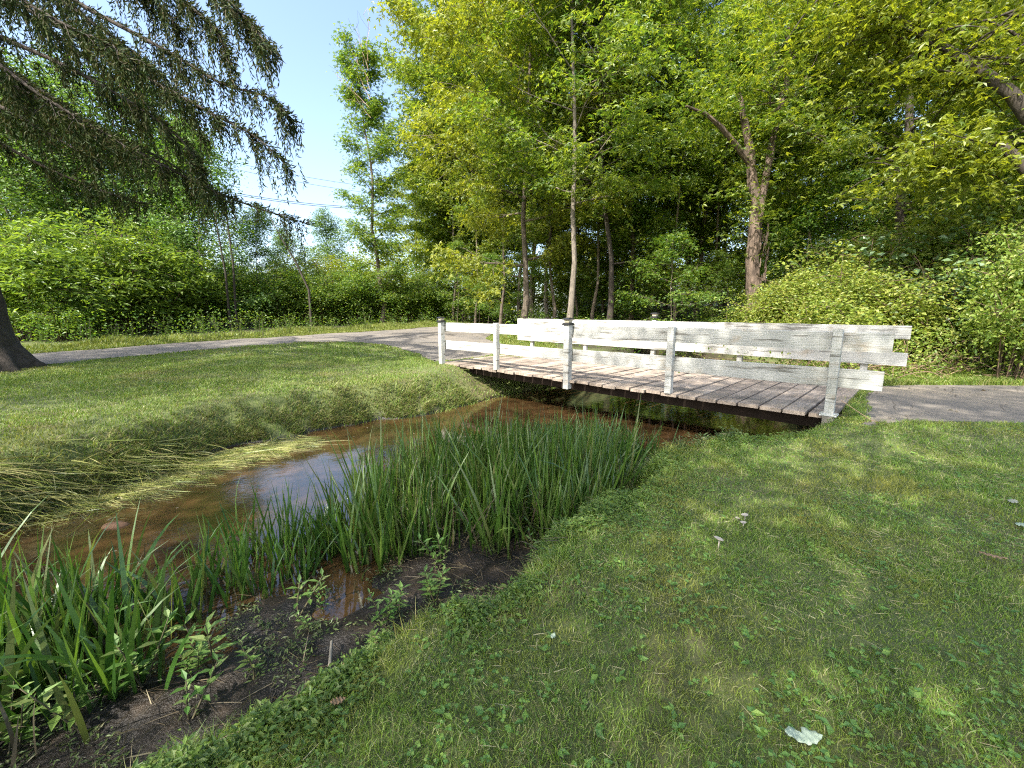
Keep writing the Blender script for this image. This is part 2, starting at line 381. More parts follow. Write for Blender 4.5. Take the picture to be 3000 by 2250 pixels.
def sheet(name, poly, mat, step, dz, hf):
    P = np.array(poly); x0, y0 = P.min(0) - step; x1, y1 = P.max(0) + step
    gx = np.arange(x0, x1 + step, step); gy = np.arange(y0, y1 + step, step)
    X, Y = np.meshgrid(gx, gy); sd = sdp(X, Y, poly)
    ok = sd < .04 + (.05 if name == 'path' else .16) * (vnoise(X, Y, 3, 3) - .5)
    idx = -np.ones(X.shape, int)
    cell = ok[:-1, :-1] & ok[1:, :-1] & ok[:-1, 1:] & ok[1:, 1:]
    use = np.zeros(X.shape, bool)
    use[:-1, :-1] |= cell; use[1:, :-1] |= cell; use[:-1, 1:] |= cell; use[1:, 1:] |= cell
    idx[use] = np.arange(use.sum())
    V = np.stack([X[use], Y[use], hf(X[use], Y[use]) + dz], -1)
    a, b = np.nonzero(cell)
    Q = np.stack([idx[a, b], idx[a, b + 1], idx[a + 1, b + 1], idx[a + 1, b]], -1)
    return build(name, V, Q, None, mat, smooth=True)
tag(sheet('road', ROAD, asphaltmat('road_asphalt', (.165, .153, .135)), .12, 0.004, H), 'grey asphalt lane curving in front of the woods', 'road', kind='structure')
tag(sheet('path', PATH, asphaltmat('path_asphalt', (.20, .18, .15)), .05, 0.004, H), 'cracked asphalt drive at the right end of the bridge', 'path', kind='structure')
gxw = np.arange(-9, 8, .25); gyw = np.arange(-7, 34, .25); X, Y = np.meshgrid(gxw, gyw); n1 = len(gxw); n2 = len(gyw)
i, j = np.meshgrid(np.arange(n2 - 1), np.arange(n1 - 1), indexing='ij')
tag(build('water', np.stack([X, Y, np.full_like(X, WZ)], -1), np.stack([i * n1 + j, i * n1 + j + 1, (i + 1) * n1 + j + 1, (i + 1) * n1 + j], -1).reshape(-1, 4), None, watermat(), smooth=True),
    'still brown creek water reflecting the sky', 'water', kind='structure')
go2 = simple('gravel', (.5, .47, .42))

# ------------------------------------------------------------------ leaf builders
def kites(P, D, N, L, W, fold=.12):
    """leaf blades: base P, direction D, face normal N"""
    D = unit(D); N = unit(N - (N * D).sum(-1, keepdims=True) * D); Sd = np.cross(D, N)
    L = np.broadcast_to(L, len(P))[:, None]; W = np.broadcast_to(W, len(P))[:, None]
    v0 = P; v1 = P + D * L * .42 + Sd * W * .5 + N * L * fold; v2 = P + D * L - N * L * .06; v3 = P + D * L * .42 - Sd * W * .5 + N * L * fold
    V = np.stack([v0, v1, v2, v3], 1).reshape(-1, 3)
    return V, np.arange(len(P) * 4).reshape(-1, 4)
def trefoil(P, D, N, L, W=None):
    D = unit(D); N = unit(N - (N * D).sum(-1, keepdims=True) * D); Sd = np.cross(D, N)
    L = np.broadcast_to(L, len(P))[:, None]
    c = P + D * L * .12
    vs = [c]
    for a, l in ((-1.05, .72), (0, .95), (1.05, .72)):
        d = D * math.cos(a) + Sd * math.sin(a); e = np.cross(d, N)
        vs += [c + (d * .45 + e * .2) * L * l + N * L * .05, c + d * L * l - N * L * .08, c + (d * .45 - e * .2) * L * l + N * L * .05]
    V = np.stack(vs, 1).reshape(-1, 3); n = len(P)
    Q = np.array([(0, 1, 2, 3), (0, 4, 5, 6), (0, 7, 8, 9)])[None] + (np.arange(n) * 10)[:, None, None]
    return V, Q.reshape(-1, 4)

def spray_leaves(C, n, sh, sv, size, r, kind='kite', out=None, droop=.35, tilt=.55):
    """leaves in flattened sprays round centres C"""
    k = len(C); P = np.repeat(C, n, 0)
    off = r.normal(size=(k * n, 3)) * np.array([sh, sh, sv]); off[:, 2] -= .25 * (off[:, 0] ** 2 + off[:, 1] ** 2) / sh
    P = P + off
    a = r.random(k * n) * 2 * PI
    D = np.stack([np.cos(a), np.sin(a), -droop + r.normal(size=k * n) * .35], -1)
    N = r.normal(size=(k * n, 3)) * tilt + np.array([0, 0, 1.])
    if out is not None: N = N + np.repeat(out, n, 0) * .45
    L = size * r.uniform(.65, 1.3, k * n)
    if kind == 'tre': return trefoil(P, D, N, L)
    return kites(P, D, N, L, L * (.62 if kind == 'kite' else .34))

def limb(p0, d, ln, r, up=0., segs=6, wob=.12):
    pts = [np.array(p0, float)]; d = np.array(d, float); d /= np.linalg.norm(d)
    for k in range(segs):
        d = d + r.normal(size=3) * wob + np.array([0, 0, up]); d /= np.linalg.norm(d)
        pts.append(pts[-1] + d * ln / segs)
    return np.array(pts)

def make_tree(name, seed, height, cbase, R, nleaf, leaf, bark, size=.11, tr=.17, nl=26, kind='tre', lean=(0, 0), prof=None, up=.03, angle=(.2, .9), spray=(.34, .09), low=0, forks=0, droop=.35, clump=.5):
    """returns Empty with trunk (and limbs) and crown"""
    r = np.random.default_rng(seed)
    root = empty(name, (0, 0, 0))
    tb = MB(); n = 12
    z = np.linspace(-.3, height, n); w = np.cumsum(r.normal(size=(n, 2)) * height * .008, 0); w -= w[1]
    tp = np.stack([w[:, 0] + lean[0] * (z.clip(0) / height) ** 1.3 * height, w[:, 1] + lean[1] * (z.clip(0) / height) * height, z], -1)
    tr_ = tr * (1 - .9 * (z.clip(0) / height) ** .9); tr_[0] = tr * 1.5; tr_[1] = tr * 1.05
    tb.tube(tp, tr_, 10)
    C = []; O = []
    for q in range(nl):
        f = (q + r.random()) / nl; hz_ = cbase + (height - cbase) * f * .97
        if low and q < low: hz_ = cbase * (.45 + .5 * r.random())
        p0 = np.array([np.interp(hz_, z, tp[:, 0]), np.interp(hz_, z, tp[:, 1]), hz_])
        rr = np.interp((hz_ - cbase) / (height - cbase), [-.6, 0, .3, .6, 1], prof or [.35, .75, 1, .85, .18]) * R * r.uniform(.7, 1.15)
        az = q * 2.4 + r.normal() * .4; el = angle[0] + (angle[1] - angle[0]) * f
        d = np.array([math.cos(az) * math.cos(el), math.sin(az) * math.cos(el), math.sin(el)])
        lp = limb(p0, d, rr / max(.45, math.cos(el)), r, up, 7)
        br = max(.012, np.interp(hz_, z, tr_) * .42)
        tb.tube(lp, np.linspace(br, br * .2, 8), 5)
        for e in range(11):
            f2 = .25 + .75 * e / 10; pi_ = lp[0] + 0; x = f2 * 7; a_ = min(6, int(x)); p = lp[a_] + (lp[a_ + 1] - lp[a_]) * (x - a_)
            sd_ = 1 if e % 2 else -1; dd = lp[min(7, a_ + 1)] - lp[a_]; dd /= np.linalg.norm(dd)
            sv = np.cross(dd, [0, 0, 1.]); sv /= np.linalg.norm(sv) + 1e-6
            ln = rr * (.5 - .28 * f2) * r.uniform(.6, 1.3)
            sp = limb(p, dd * .55 + sv * sd_ + r.normal(size=3) * .25, ln, r, .0, 3, .2)
            tb.tube(sp, np.linspace(br * .3, .005, 4), 3, False)
            for u in (1, 2, 3):
                C.append(sp[u] + r.normal(size=3) * .08); O.append(sp[u] - tp[n // 2] * [1, 1, 0] - [0, 0, sp[u][2]])
        C.append(lp[-1]); O.append(lp[-1] * [1, 1, 0])
    C = np.array(C); O = unit(np.array(O))
    keep = r.random(len(C)) < clump; C, O = C[keep], O[keep]
    per = max(2, int(nleaf / len(C))); V, Q = spray_leaves(C, per, spray[0], spray[1], size, r, kind, O, droop, .5)
    tb.out('trunk', bark, root, smooth=True)
    build('crown', V, Q, None, leaf, root)
    return root

def shrub(name, seed, R, Hh, nleaf, leaf, size, kind='kite', stem=None, ns=26, lump=.35, parent_stems='stems', arch=.0):
    r = np.random.default_rng(seed); root = empty(name, (0, 0, 0)); tb = MB(); C = []; O = []
    for q in range(ns):
        az = r.random() * 2 * PI; rad = math.sqrt(r.random())
        tgt = np.array([math.cos(az) * R * rad, math.sin(az) * R * rad, Hh * (1 - .55 * rad ** 2) * r.uniform(.72, 1.08)])
        p0 = np.array([math.cos(az) * R * .25 * rad, math.sin(az) * R * .25 * rad, -.1])
        t = np.linspace(0, 1, 7)[:, None]
        pts = p0 + (tgt - p0) * t + np.array([0, 0, 1]) * (np.sin(t * PI) * Hh * (.12 + arch)) * np.array([1.]) + np.cumsum(r.normal(size=(7, 3)) * .03 * Hh, 0) * t
        tb.tube(pts, np.linspace(.02, .005, 7) * max(.7, Hh / 3), 4)
        for e in range(10):
            f = .25 + .75 * e / 9; x = f * 6; a = min(5, int(x)); p = pts[a] + (pts[a + 1] - pts[a]) * (x - a)
            dd = r.normal(size=3); dd[2] = abs(dd[2]) * .4; ln = R * lump * r.uniform(.4, 1)
            sp = limb(p, dd, ln, r, -.05, 3, .2); tb.tube(sp, np.linspace(.008, .003, 4), 3, False)
            for u in (1, 2, 3): C.append(sp[u]); O.append(dd)
    C = np.array(C); C[:, 2] = np.maximum(C[:, 2], .08); O = unit(np.array(O) * [1, 1, .5])
    kp = r.random(len(C)) < .5; C, O = C[kp], O[kp]; per = max(2, int(nleaf / len(C)))
    V, Q = spray_leaves(C, per, .17 * R ** .5, .08, size, r, kind, O, .25, .7)
    tb.out(parent_stems, stem or M['twig'], root, smooth=True)
    build('foliage', V, Q, None, leaf, root)
    return root

# ------------------------------------------------------------------ the bridge (one thing)
BT = -.7842; bd = np.array([math.cos(BT), math.sin(BT), 0]); bn = np.array([-bd[1], bd[0], 0]); up = np.array([0, 0, 1.])
B0 = np.array([-1.7344, 10.534, 0]); BW = 3.33; SP = 1.973
def bz(t, w=0):                              # deck height along t (0..7.9) and across w (0..1)
    return .374 - .009 * t + w * (.085 - .0065 * t)
def bp(t, off, z=0):                         # off: metres across from the near edge
    p = B0 + bd * t + bn * off; return np.array([p[0], p[1], bz(t, off / BW) + z])
bridge = empty('footbridge', tuple(bp(3.95, 1.66, 0)))
tag(bridge, 'low plank bridge with peeling white two-board railings over the brown creek', 'bridge')
Minv = Matrix.Translation(-Vector(bridge.location))
def bpart(mb, name, mat, parent=None, label=None, smooth=False):
    o = mb.out(name, mat, None, smooth)
    o.data.transform(Minv); o.parent = parent or bridge
    if label: o['label'] = label
    return o
mdeck = deckmat(-BT); mrail = paintmat('weathered_white_paint', -BT); mpost = paintmat('weathered_white_post', -BT)
for n_ in mpost.node_tree.nodes: pass
mbeam = simple('stained_beam', (.022, .014, .009), .9); mblack = simple('black_lamp_housing', (.02, .02, .022), .35, .5); mrawwood = simple('raw_grey_wood', (.22, .2, .165), .9, var=.4, scale=20)
mglass, nt_, out_ = newmat('frosted_lamp_lens'); p_ = nd(nt_, "ShaderNodeBsdfPrincipled", Roughness=.25); p_.inputs['Base Color'].default_value = (.55, .5, .38, 1); nt_.links.new(p_.outputs[0], out_.inputs[0])
mzinc, nt_, out_ = newmat('zinc'); p_ = nd(nt_, "ShaderNodeBsdfPrincipled", Roughness=.5, Metallic=.6); p_.inputs['Base Color'].default_value = (.6, .62, .62, 1); nt_.links.new(p_.outputs[0], out_.inputs[0])

rb = np.random.default_rng(11); dk = MB(); t = -.14; pw = .246
while t < 7.98:
    w2 = pw * rb.uniform(.94, 1.03) / 2; e0 = rb.normal() * .018; e1 = rb.normal() * .02; lift = rb.normal() * .004; tw = rb.normal() * .004; cup = .004
    tc = t + w2; k = 9
    for_ = []
    offs = np.linspace(-.03 + e0, BW + .05 + e1, k)
    V = []
    for q, o_ in enumerate(offs):
        for (a, zz) in ((-1, -.048), (1, -.048), (1, -.004), (.9, 0), (0, -cup), (-.9, 0), (-1, -.004)):
            tt = tc + a * w2 * (1 + .01 * math.sin(q * 1.7 + t * 3)); p = bp(tt, o_, zz + lift + tw * math.sin(q * .8 + t))
            V.append(p)
    Qd = []; m_ = 7
    for q in range(k - 1):
        for s_ in range(m_): Qd.append((q * m_ + s_, q * m_ + (s_ + 1) % m_, (q + 1) * m_ + (s_ + 1) % m_, (q + 1) * m_ + s_))
    T = [(0, a, a + 1) for a in range(1, 6)] + [(k * m_ - m_, k * m_ - m_ + a + 1, k * m_ - m_ + a) for a in range(1, 6)]
    dk.add(V, Qd, T); t += 2 * w2 + rb.uniform(.022, .042)
bpart(dk, 'deck', mdeck)
for off in (.34, 1.2, 2.2, 3.05):
    m = MB()
    a, b = bp(-.1, off, -.15), bp(8.05, off, -.15); c = (a + b) / 2; e = unit(b - a)
    m.box(c, e, bn, up, np.linalg.norm(b - a) / 2, .045, .10); bpart(m, 'beam', mbeam)
def rail(t0, t1, off, z0, z1, dz0, dz1, th=.019):
    m = MB(); k = 14; V = []; rr = random.Random(int(t0 * 10 + off * 7 + z0 * 31))
    for q in range(k + 1):
        f = q / k; t = t0 + (t1 - t0) * f; w = .004 * math.sin(t * 2.1 + z0 * 9)
        base = bz(t, 0) + dz0 + (dz1 - dz0) * f
        for (a, zz) in ((-th, z0), (th, z0), (th, z1 - .004), (th - .005, z1), (-th + .005, z1), (-th, z1 - .004)):
            p = B0 + bd * t + bn * (off + a + w); V.append([p[0], p[1], base + zz + w * .5])
    Qd = [(q * 6 + s, q * 6 + (s + 1) % 6, (q + 1) * 6 + (s + 1) % 6, (q + 1) * 6 + s) for q in range(k) for s in range(6)]
    T = [(0, a, a + 1) for a in range(1, 5)] + [(k * 6, k * 6 + a + 1, k * 6 + a) for a in range(1, 5)]
    m.add(V, Qd, T); return bpart(m, 'rail_board', mrail)
# near railing: left boards run to the lamp post, right boards lap in front of them
for (z0, z1) in ((.345, .56), (.785, 1.0)):
    rail(-.24, 3.97, .055, z0, z1, 0, 0)
    rail(3.985, 8.36 if z0 < .5 else 8.40, .048, z0 - .004, z1 + .006, 0, 0)
# far railing
for (z0, z1) in ((.335, .555), (.785, 1.005)):
    rail(-.55, 8.46, BW - .06, z0, z1, .10, .045)
pt = [0.0, 1.985, 3.965, 5.90, 7.915]
def post(t, off, zb, zt, h=.05, label=None, mat=None):
    m = MB(); p0 = bp(t, off, 0); base = bz(t, 0) if off < 1 else bz(t, 1)
    V = []; k = 8
    for q in range(k + 1):
        z = zb + (zt - zb) * q / k
        for a, b in ((-h, -h + .006), (-h + .006, -h), (h - .006, -h), (h, -h + .006), (h, h - .006), (h - .006, h), (-h + .006, h), (-h, h - .006)):
            p = B0 + bd * (t + a) + bn * (off + b); V.append([p[0], p[1], base + z + (.006 if q == k and abs(a) < h else 0)])
    Qd = [(q * 8 + s, q * 8 + (s + 1) % 8, (q + 1) * 8 + (s + 1) % 8, (q + 1) * 8 + s) for q in range(k) for s in range(8)]
    T = [(k * 8, k * 8 + a, k * 8 + a + 1) for a in range(1, 7)] + [(0, a + 1, a) for a in range(1, 7)]
    m.add(V, Qd, T); o = bpart(m, 'post', mat or mpost, label=label); return o
def lamp(t, off, z):
    w = 0 if off < 1 else 1
    p = B0 + bd * t + bn * off; z0 = bz(t, w) + z
    def fr(m, hs, zs):
        V = []
        for h, zz in zip(np.array(hs) * 1.05, np.array(zs) * 1.25 - .006):
            for a, b in ((-1, -1), (1, -1), (1, 1), (-1, 1)):
                q = p + bd * a * h + bn * b * h; V.append([q[0], q[1], z0 + zz])
        n = len(hs); Qd = [(q * 4 + s, q * 4 + (s + 1) % 4, (q + 1) * 4 + (s + 1) % 4, (q + 1) * 4 + s) for q in range(n - 1) for s in range(4)]
        m.add(V, Qd + [(0, 3, 2, 1), (n * 4 - 4, n * 4 - 3, n * 4 - 2, n * 4 - 1)])
    m = MB(); fr(m, (.056, .078, .078, .060, .048), (-.028, -.026, -.004, .006, .012))
    b = bpart(m, 'post_lamp', mblack, label='black solar lamp capping a railing post')
    m = MB(); fr(m, (.044, .056), (.0125, .05)); bpart(m, 'lens', mglass, b)
    m = MB(); fr(m, (.074, .078, .062, .03, .012), (.051, .058, .072, .082, .084)); bpart(m, 'cap', mblack, b)
for i_, t in enumerate(pt):
    big = i_ % 2 == 0
    if i_ == 4: post(t, -.05, -.0, 1.03, .048, 'near end post strapped to a bare grey stub')
    elif big: post(t, -.055, -.17 if i_ == 2 else -.16, 1.02, .06)
    else: post(t, -.02 + .0, .003, 1.015, .05)
    post(t, BW + .02, .003, 1.01 if i_ != 2 else 1.03, .05)
lamp(pt[0], -.055, 1.05); lamp(pt[2], -.055, 1.05); lamp(pt[2], BW + .02, 1.05 + .075)
m = MB(); p = bp(pt[4], -.05, 0); m.box((p[0], p[1], p[2] - .105), bd, bn, up, .055, .055, .10); bpart(m, 'footing', mrawwood)
m = MB(); m.box((p[0], p[1], p[2] + .015), bd, bn, up, .085, .056, .014)
for s_ in (-1, 1): m.tube([p + bd * .075 * s_ - bn * .07 + up * .015, p + bd * .075 * s_ + bn * .06 + up * .015], [.016, .016], 8)
bpart(m, 'bracket', mzinc)

# ------------------------------------------------------------------ power lines
mw = simple('wire', (.03, .03, .03), .5)
for (x0, y0, x1, y1, lab) in ((690, 466, 1005, 532, 'highest thin wire crossing the gap of sky'), (690, 485, 1005, 551, 'second thin wire crossing the sky gap, just under the highest'),
                          (735, 567, 985, 601, 'upper wire of the low pair crossing the sky gap'), (735, 572, 985, 606, 'lowest wire of the pair crossing the sky gap')):
    m = MB(); Y = 34; pts = []
    a = np.array([at(x0, Y), Y, zat(y0, Y)]); b = np.array([at(x1, Y + 4), Y + 4, zat(y1, Y + 4)])
    for q in np.linspace(-1.1, 1.75, 30):
        p = a + (b - a) * q; p[2] += (q - .5) ** 2 * .35 - .09; pts.append(p)
    m.tube(pts, np.full(30, .022 if y0 > 560 else .014), 5)
    tag(m.out('power_line', mw), lab, 'wire', 'wires strung across the sky')

# ------------------------------------------------------------------ deciduous trees
def put(o, px, Y, rz=0, sc=1, lab=None, cat='tree', grp=None, X=None):
    x = at(px, Y) if X is None else X
    o.location = (x, Y, Hs(x, Y)); o.rotation_euler = (0, 0, rz)
    o.scale = sc if hasattr(sc, '__len__') else (sc, sc, sc); tag(o, lab, cat, grp); return o
def cp(src, px, Y, rz, sc, lab, grp=None, cat=None, X=None):
    x = at(px, Y) if X is None else X
    return copy_tree(src, (x, Y, Hs(x, Y)), rz, sc, lab, grp, cat)

G1 = 'tall trees of the wood behind the bridge'
tA = make_tree('maple_tree', 1, 19, 5.0, 4.8, 27000, M['maple'], M['bark_grey'], .17, .125, 32, low=0)
put(tA, 1672, 17.2, .3, 1, 'slender maple with pale grey bark, first tree behind the near lamp post', grp=G1)
tB = make_tree('maple_tree', 2, 17, 3.2, 5.2, 31000, M['maple_y'], M['bark_mid'], .175, .15, 30, low=2, angle=(.05, .8))
put(tB, 1440, 22.5, 1.2, 1, 'yellow-green maple whose boughs reach furthest out over the lane', grp=G1, X=0.0)
tB.location = (.7, 20.3, Hs(.7, 20.3)); tB.scale = (1.02, 1.02, 1.2)
tC = make_tree('maple_tree', 3, 20, 4.2, 4.5, 23000, M['maple'], M['bark_dark'], .17, .12, 28, low=1, angle=(.15, 1.0))
put(tC, 1788, 18.6, 0, 1, 'tall leaning maple between the pale trunk and the grey lamp on the far rail', grp=G1)
tD = make_tree('ash_tree', 4, 18, 1.6, 2.0, 17000, M['under'], M['bark_mid'], .15, .13, 34, kind='tre', prof=[.5, .75, 1, .75, .3], angle=(.3, 1.0), spray=(.26, .12), clump=.55)
put(tD, 1130, 29, 0, (1.15, 1.15, 1.0), 'tall narrow tree standing alone against the gap of sky', grp=G1)
# dead twigs on the lone tree
r_ = np.random.default_rng(5); m = MB()
for q in range(7):
    p0 = np.array([-.3, 0, 13.2 + q * .55]); d = np.array([-1.0 + .15 * q, r_.normal() * .3, 1.5])
    l = limb(p0, d, 2.6, r_, .05, 6, .15); m.tube(l, np.linspace(.02, .006, 7), 3)
    for e in range(6): m.tube(limb(l[1 + e % 6], d + r_.normal(size=3) * .8, .9, r_, 0, 3, .2), np.linspace(.009, .004, 4), 3)
m.out('dead_branch', M['deadtwig'], tD)
tE = make_tree('sapling', 6, 6.5, 1.0, 1.9, 4600, M['under'], M['bark_mid'], .12, .035, 16, angle=(.1, .5), spray=(.3, .05), droop=.2)
GS = 'young trees under the tall ones'
put(tE, 1960, 15.5, 0, .8, 'thin sapling just behind the far railing', grp=GS)
tF = make_tree('maple_tree', 8, 15, 2.6, 5.2, 46000, M['maple'], M['bark_dark'], .165, .2, 34, low=5, angle=(-.05, .8))
put(tF, 2620, 14.2, .5, 1, 'broad maple filling the upper right above the tangle of shrubs', grp=G1)
tG = make_tree('young_tree', 9, 9, 1.2, 2.8, 18000, M['bankweed'], M['bark_mid'], .13, .06, 26, angle=(.1, 1.0), prof=[.6, .8, 1, .8, .3], kind='kite')
GL = 'trees along the far side of the lane'

# front-row and middle-row copies: (source, px, Y, rotation, scale, label)
one = [
 (tC, 1365, 33, 1.0, 1.28, 'dark-stemmed maple seen left of the near lamp post beyond the lane'),
 (tA, 1412, 34, 2.0, 1.3, 'upright maple with a dark trunk rising over the left end of the bridge'),
 (tC, 1520, 27.5, 3.0, 1.0, 'dark maple trunk standing left of the pale grey trunk'),
 (tA, 1598, 26, 4.1, .95, 'second dark trunk left of the pale grey trunk'),
 (tD, 1850, 22, 1.1, 1.1, 'thin ash trunk just right of the leaning maple'),
 (tC, 1945, 24, 5.0, 1.0, 'straight dark-stemmed maple midway between the leaning and the shaggy trunk'),
 (tA, 2035, 23, 5.6, .95, 'straight grey trunk left of the shaggy broken one'),
 (tB, 2120, 29, 2.2, 1.0, 'pale-leaved maple behind the shaggy broken trunk'),
 (tB, 1400, 34.5, 4.2, 1.3, 'yellowish maple at the left edge of the tall wood'),
 (tA, 2390, 20, .4, .95, 'maple just right of the shaggy trunk, half hidden by leaves'),
 (tC, 2715, 19, 2.6, 1.0, 'dark trunk glimpsed above the shrub tangle on the right'),
]
for (s_, px, Y, rz, sc, lab) in one: cp(s_, px, Y, rz, sc, lab, G1)
back = [(tA, 1450, 40, .2), (tC, 1330, 42, 2.2), (tA, 1350, 36, 1.2), (tB, 1350, 41, 1.9), (tA, 1560, 36, .3), (tB, 1700, 33, 3.1), (tA, 1830, 36, 1.7), (tB, 2000, 38, .1), (tA, 2290, 31, 2.8),
        (tB, 2420, 34, 3.9), (tB, 2800, 24, 5.9), (tC, 2950, 21, 3.3), (tA, 3080, 27, 1.1), (tA, 3150, 19, 2.0), (tC, 1640, 44, 4.9), (tB, 1220, 46, .6)]
for (s_, px, Y, rz) in back:
    cp(s_, px, Y, rz, random.uniform(.9, 1.12), 'maple lost among the others in the depth of the wood', 'maples in the depth of the wood')
sap = [(1340, 30, .9), (1480, 30, .8), (1560, 22, .55), (1740, 25, .8), (1870, 26, 1.0), (1905, 20.5, .55), (2080, 20, .6), (2130, 17.5, .5), (2010, 27, 1.), (2290, 17.5, .8),
       (2350, 15.5, .8), (2450, 16, .95), (2540, 18, 1.0), (2660, 17, 1.0), (2790, 16, 1.0), (2880, 15, 1.), (1430, 27, .7), (1690, 28, 1.), (2230, 20, .9), (1790, 29, 1.)]
for q, (px, Y, sc) in enumerate(sap):
    cp(tE, px, Y, q * 1.9, sc, 'small leafy sapling in the shade of the wood', 'saplings in the shade of the wood')

tH = make_tree('slender_tree', 12, 16, 6.0, 1.9, 9000, M['maple'], M['bark_mid'], .16, .085, 22, low=3, angle=(.2, 1.0))
put(tH, 1330, 32, 0, 1.1, 'thin-trunked tree at the dark corner where the lane meets the wood', grp=G1)
for q, (px, Y) in enumerate([(1470, 26), (1555, 24.5), (1625, 22), (1735, 21), (1765, 26), (1830, 28), (1900, 22), (1925, 27), (1975, 19.5), (2000, 29), (2080, 21.5), (2105, 25), (2160, 22), (2270, 21), (2340, 19), (1395, 30), (1440, 33), (1690, 24), (2460, 20), (2560, 19)]):
    cp(tH, px, Y, q * 2.1, random.uniform(.8, 1.15), 'slim dark pole-like tree in the shade of the wood', 'slim pole-like trees in the wood', 'tree')
for q in range(26):
    px, Y = random.uniform(1180, 3100), random.uniform(31, 42); cp(tE, px, Y, q * 1.3, random.uniform(.8, 1.2), 'small leafy sapling in the shade of the wood', 'saplings in the shade of the wood')
# the shaggy forked trunk
def scr(pts, Y, ox, oy, oz, dy=None):
    out = []
    for q, (px, py) in enumerate(pts):
        y = Y + (dy[q] if dy else 0); z = zat(py, y); out.append((at(px, y, z) - ox, y - oy, z - oz))
    return np.array(out)
Y0 = 15.3; X0 = at(2210, Y0); Z0 = Hs(X0, Y0)
tS = empty('broken_tree', (X0, Y0, Z0)); tag(tS, 'shaggy peeling trunk, forked and broken off on the left, behind the bridge', 'tree', G1)
m = MB()
def rough_tube(m, pts, rad, k=14, amp=.16):
    q = np.linspace(0, len(pts) - 1, len(pts) * 6); p = np.stack([np.interp(q, np.arange(len(pts)), np.array(pts)[:, j]) for j in range(3)], -1); rd = np.interp(q, np.arange(len(pts)), rad)
    t = MB(); t.tube(p, rd, k); V = t.V[0]; c = np.vstack([np.repeat(p, k, 0), p[-1:]]); a = np.arctan2(V[:, 1] - c[:, 1], V[:, 0] - c[:, 0]) + 3.2
    f = 1 + amp * 2 * (vnoise(a * 2.2, V[:, 2] * 2.2, 1, 7) - .5) + amp * (vnoise(a * 6, V[:, 2] * 5, 1, 9) - .5); V = c + (V - c) * f[:, None]; m.add(V, t.Q[0], t.T[0])
rough_tube(m, np.vstack([[0, 0, -.3], scr([(2208, 860), (2202, 760), (2212, 660), (2222, 600), (2205, 540), (2198, 440), (2180, 350), (2165, 270)], Y0, X0, Y0, Z0)]), [.3, .22, .2, .215, .2, .16, .14, .11, .06], 14)
rough_tube(m, scr([(2225, 610), (2245, 520), (2262, 420), (2288, 310), (2315, 200), (2305, 100), (2330, 0), (2360, -120)], Y0, X0, Y0, Z0, [0, .1, .2, .3, .4, .5, .6, .8]), [.13, .12, .11, .10, .09, .075, .06, .035], 9)
m.tube(scr([(2200, 480), (2160, 430), (2110, 370), (2070, 335), (2010, 310)], Y0, X0, Y0, Z0, [0, -.2, -.5, -.7, -1]), [.12, .1, .08, .06, .03], 7)
m.tube(scr([(2280, 330), (2330, 370), (2360, 390), (2420, 400)], Y0, X0, Y0, Z0, [0, -.2, -.4, -.6]), [.06, .05, .04, .02], 6)
r_ = np.random.default_rng(9)
for q in range(14):
    a = scr([(2262 + r_.integers(-10, 20), 330 - q * 10)], Y0, X0, Y0, Z0)[0]
    m.tube(limb(a, [r_.normal(), r_.normal() * .5, .6], 1.8, r_, -.04, 6, .2), np.linspace(.022, .006, 7), 4)
for q in range(110):                                     # loose bark plates
    z = r_.uniform(.3, 4.2); a = r_.uniform(0, 2 * PI); rad = .2 + .02 * r_.random()
    c = np.array([math.cos(a) * rad, math.sin(a) * rad, z]); e = np.array([-math.sin(a), math.cos(a), 0]); nrm = np.array([math.cos(a), math.sin(a), r_.normal() * .15])
    m.box(c, e, unit(nrm), up, r_.uniform(.02, .045), .012, r_.uniform(.08, .25), .5)
m.out('trunk', M['bark_rough'], tS, smooth=False)
Cc = []
for (px, py, n_) in ((2310, 60, 9), (2360, -60, 10), (2290, 190, 5), (2060, 320, 7), (2000, 300, 5), (2420, 400, 6), (2235, 590, 4), (2180, 250, 3), (2330, 130, 6), (2120, 350, 4), (2230, 520, 4), (2200, 610, 2), (2240, 700, 1), (2330, 300, 6), (2250, 130, 6)):
    c = scr([(px, py)], Y0, X0, Y0, Z0)[0]
    Cc.append(c + r_.normal(size=(n_ * 3, 3)) * .75)
Cc = np.concatenate(Cc); V, Q = spray_leaves(Cc, 26, .34, .07, .16, r_, 'tre')
build('crown', V, Q, None, M['maple'], tS)

# great tree at the right edge
Y0 = 8.6; X0 = 10.75; Z0 = Hs(X0, Y0); tR = empty('old_tree', (X0, Y0, Z0)); tag(tR, 'massive dark trunk at the right edge with a long limb reaching up to the left', 'tree', G1)
m = MB()
m.tube([(0, 0, -.3), (0, 0, .6), (-.05, 0, 2.5), (0, 0, 4.2), (.1, 0, 6), (.3, .1, 8.5), (.4, .2, 12)], [.6, .46, .38, .36, .3, .22, .12], 14)
lm = np.vstack([[0, 0, 4.0], scr([(2960, 272), (2870, 205), (2780, 150), (2690, 92), (2600, 40), (2500, -15), (2380, -90)], Y0, X0, Y0, Z0, [.3, .6, .9, 1.2, 1.5, 1.8, 2.2])])
m.tube(lm, [.13, .11, .095, .085, .075, .06, .045, .03], 9)
lm2 = np.vstack([[0, 0, 3.4], scr([(2930, 420), (2860, 440), (2760, 470), (2640, 500)], Y0, X0, Y0, Z0, [.4, .8, 1.3, 1.8])])
m.tube(lm2, [.12, .09, .07, .05, .02], 7)
Cc = []
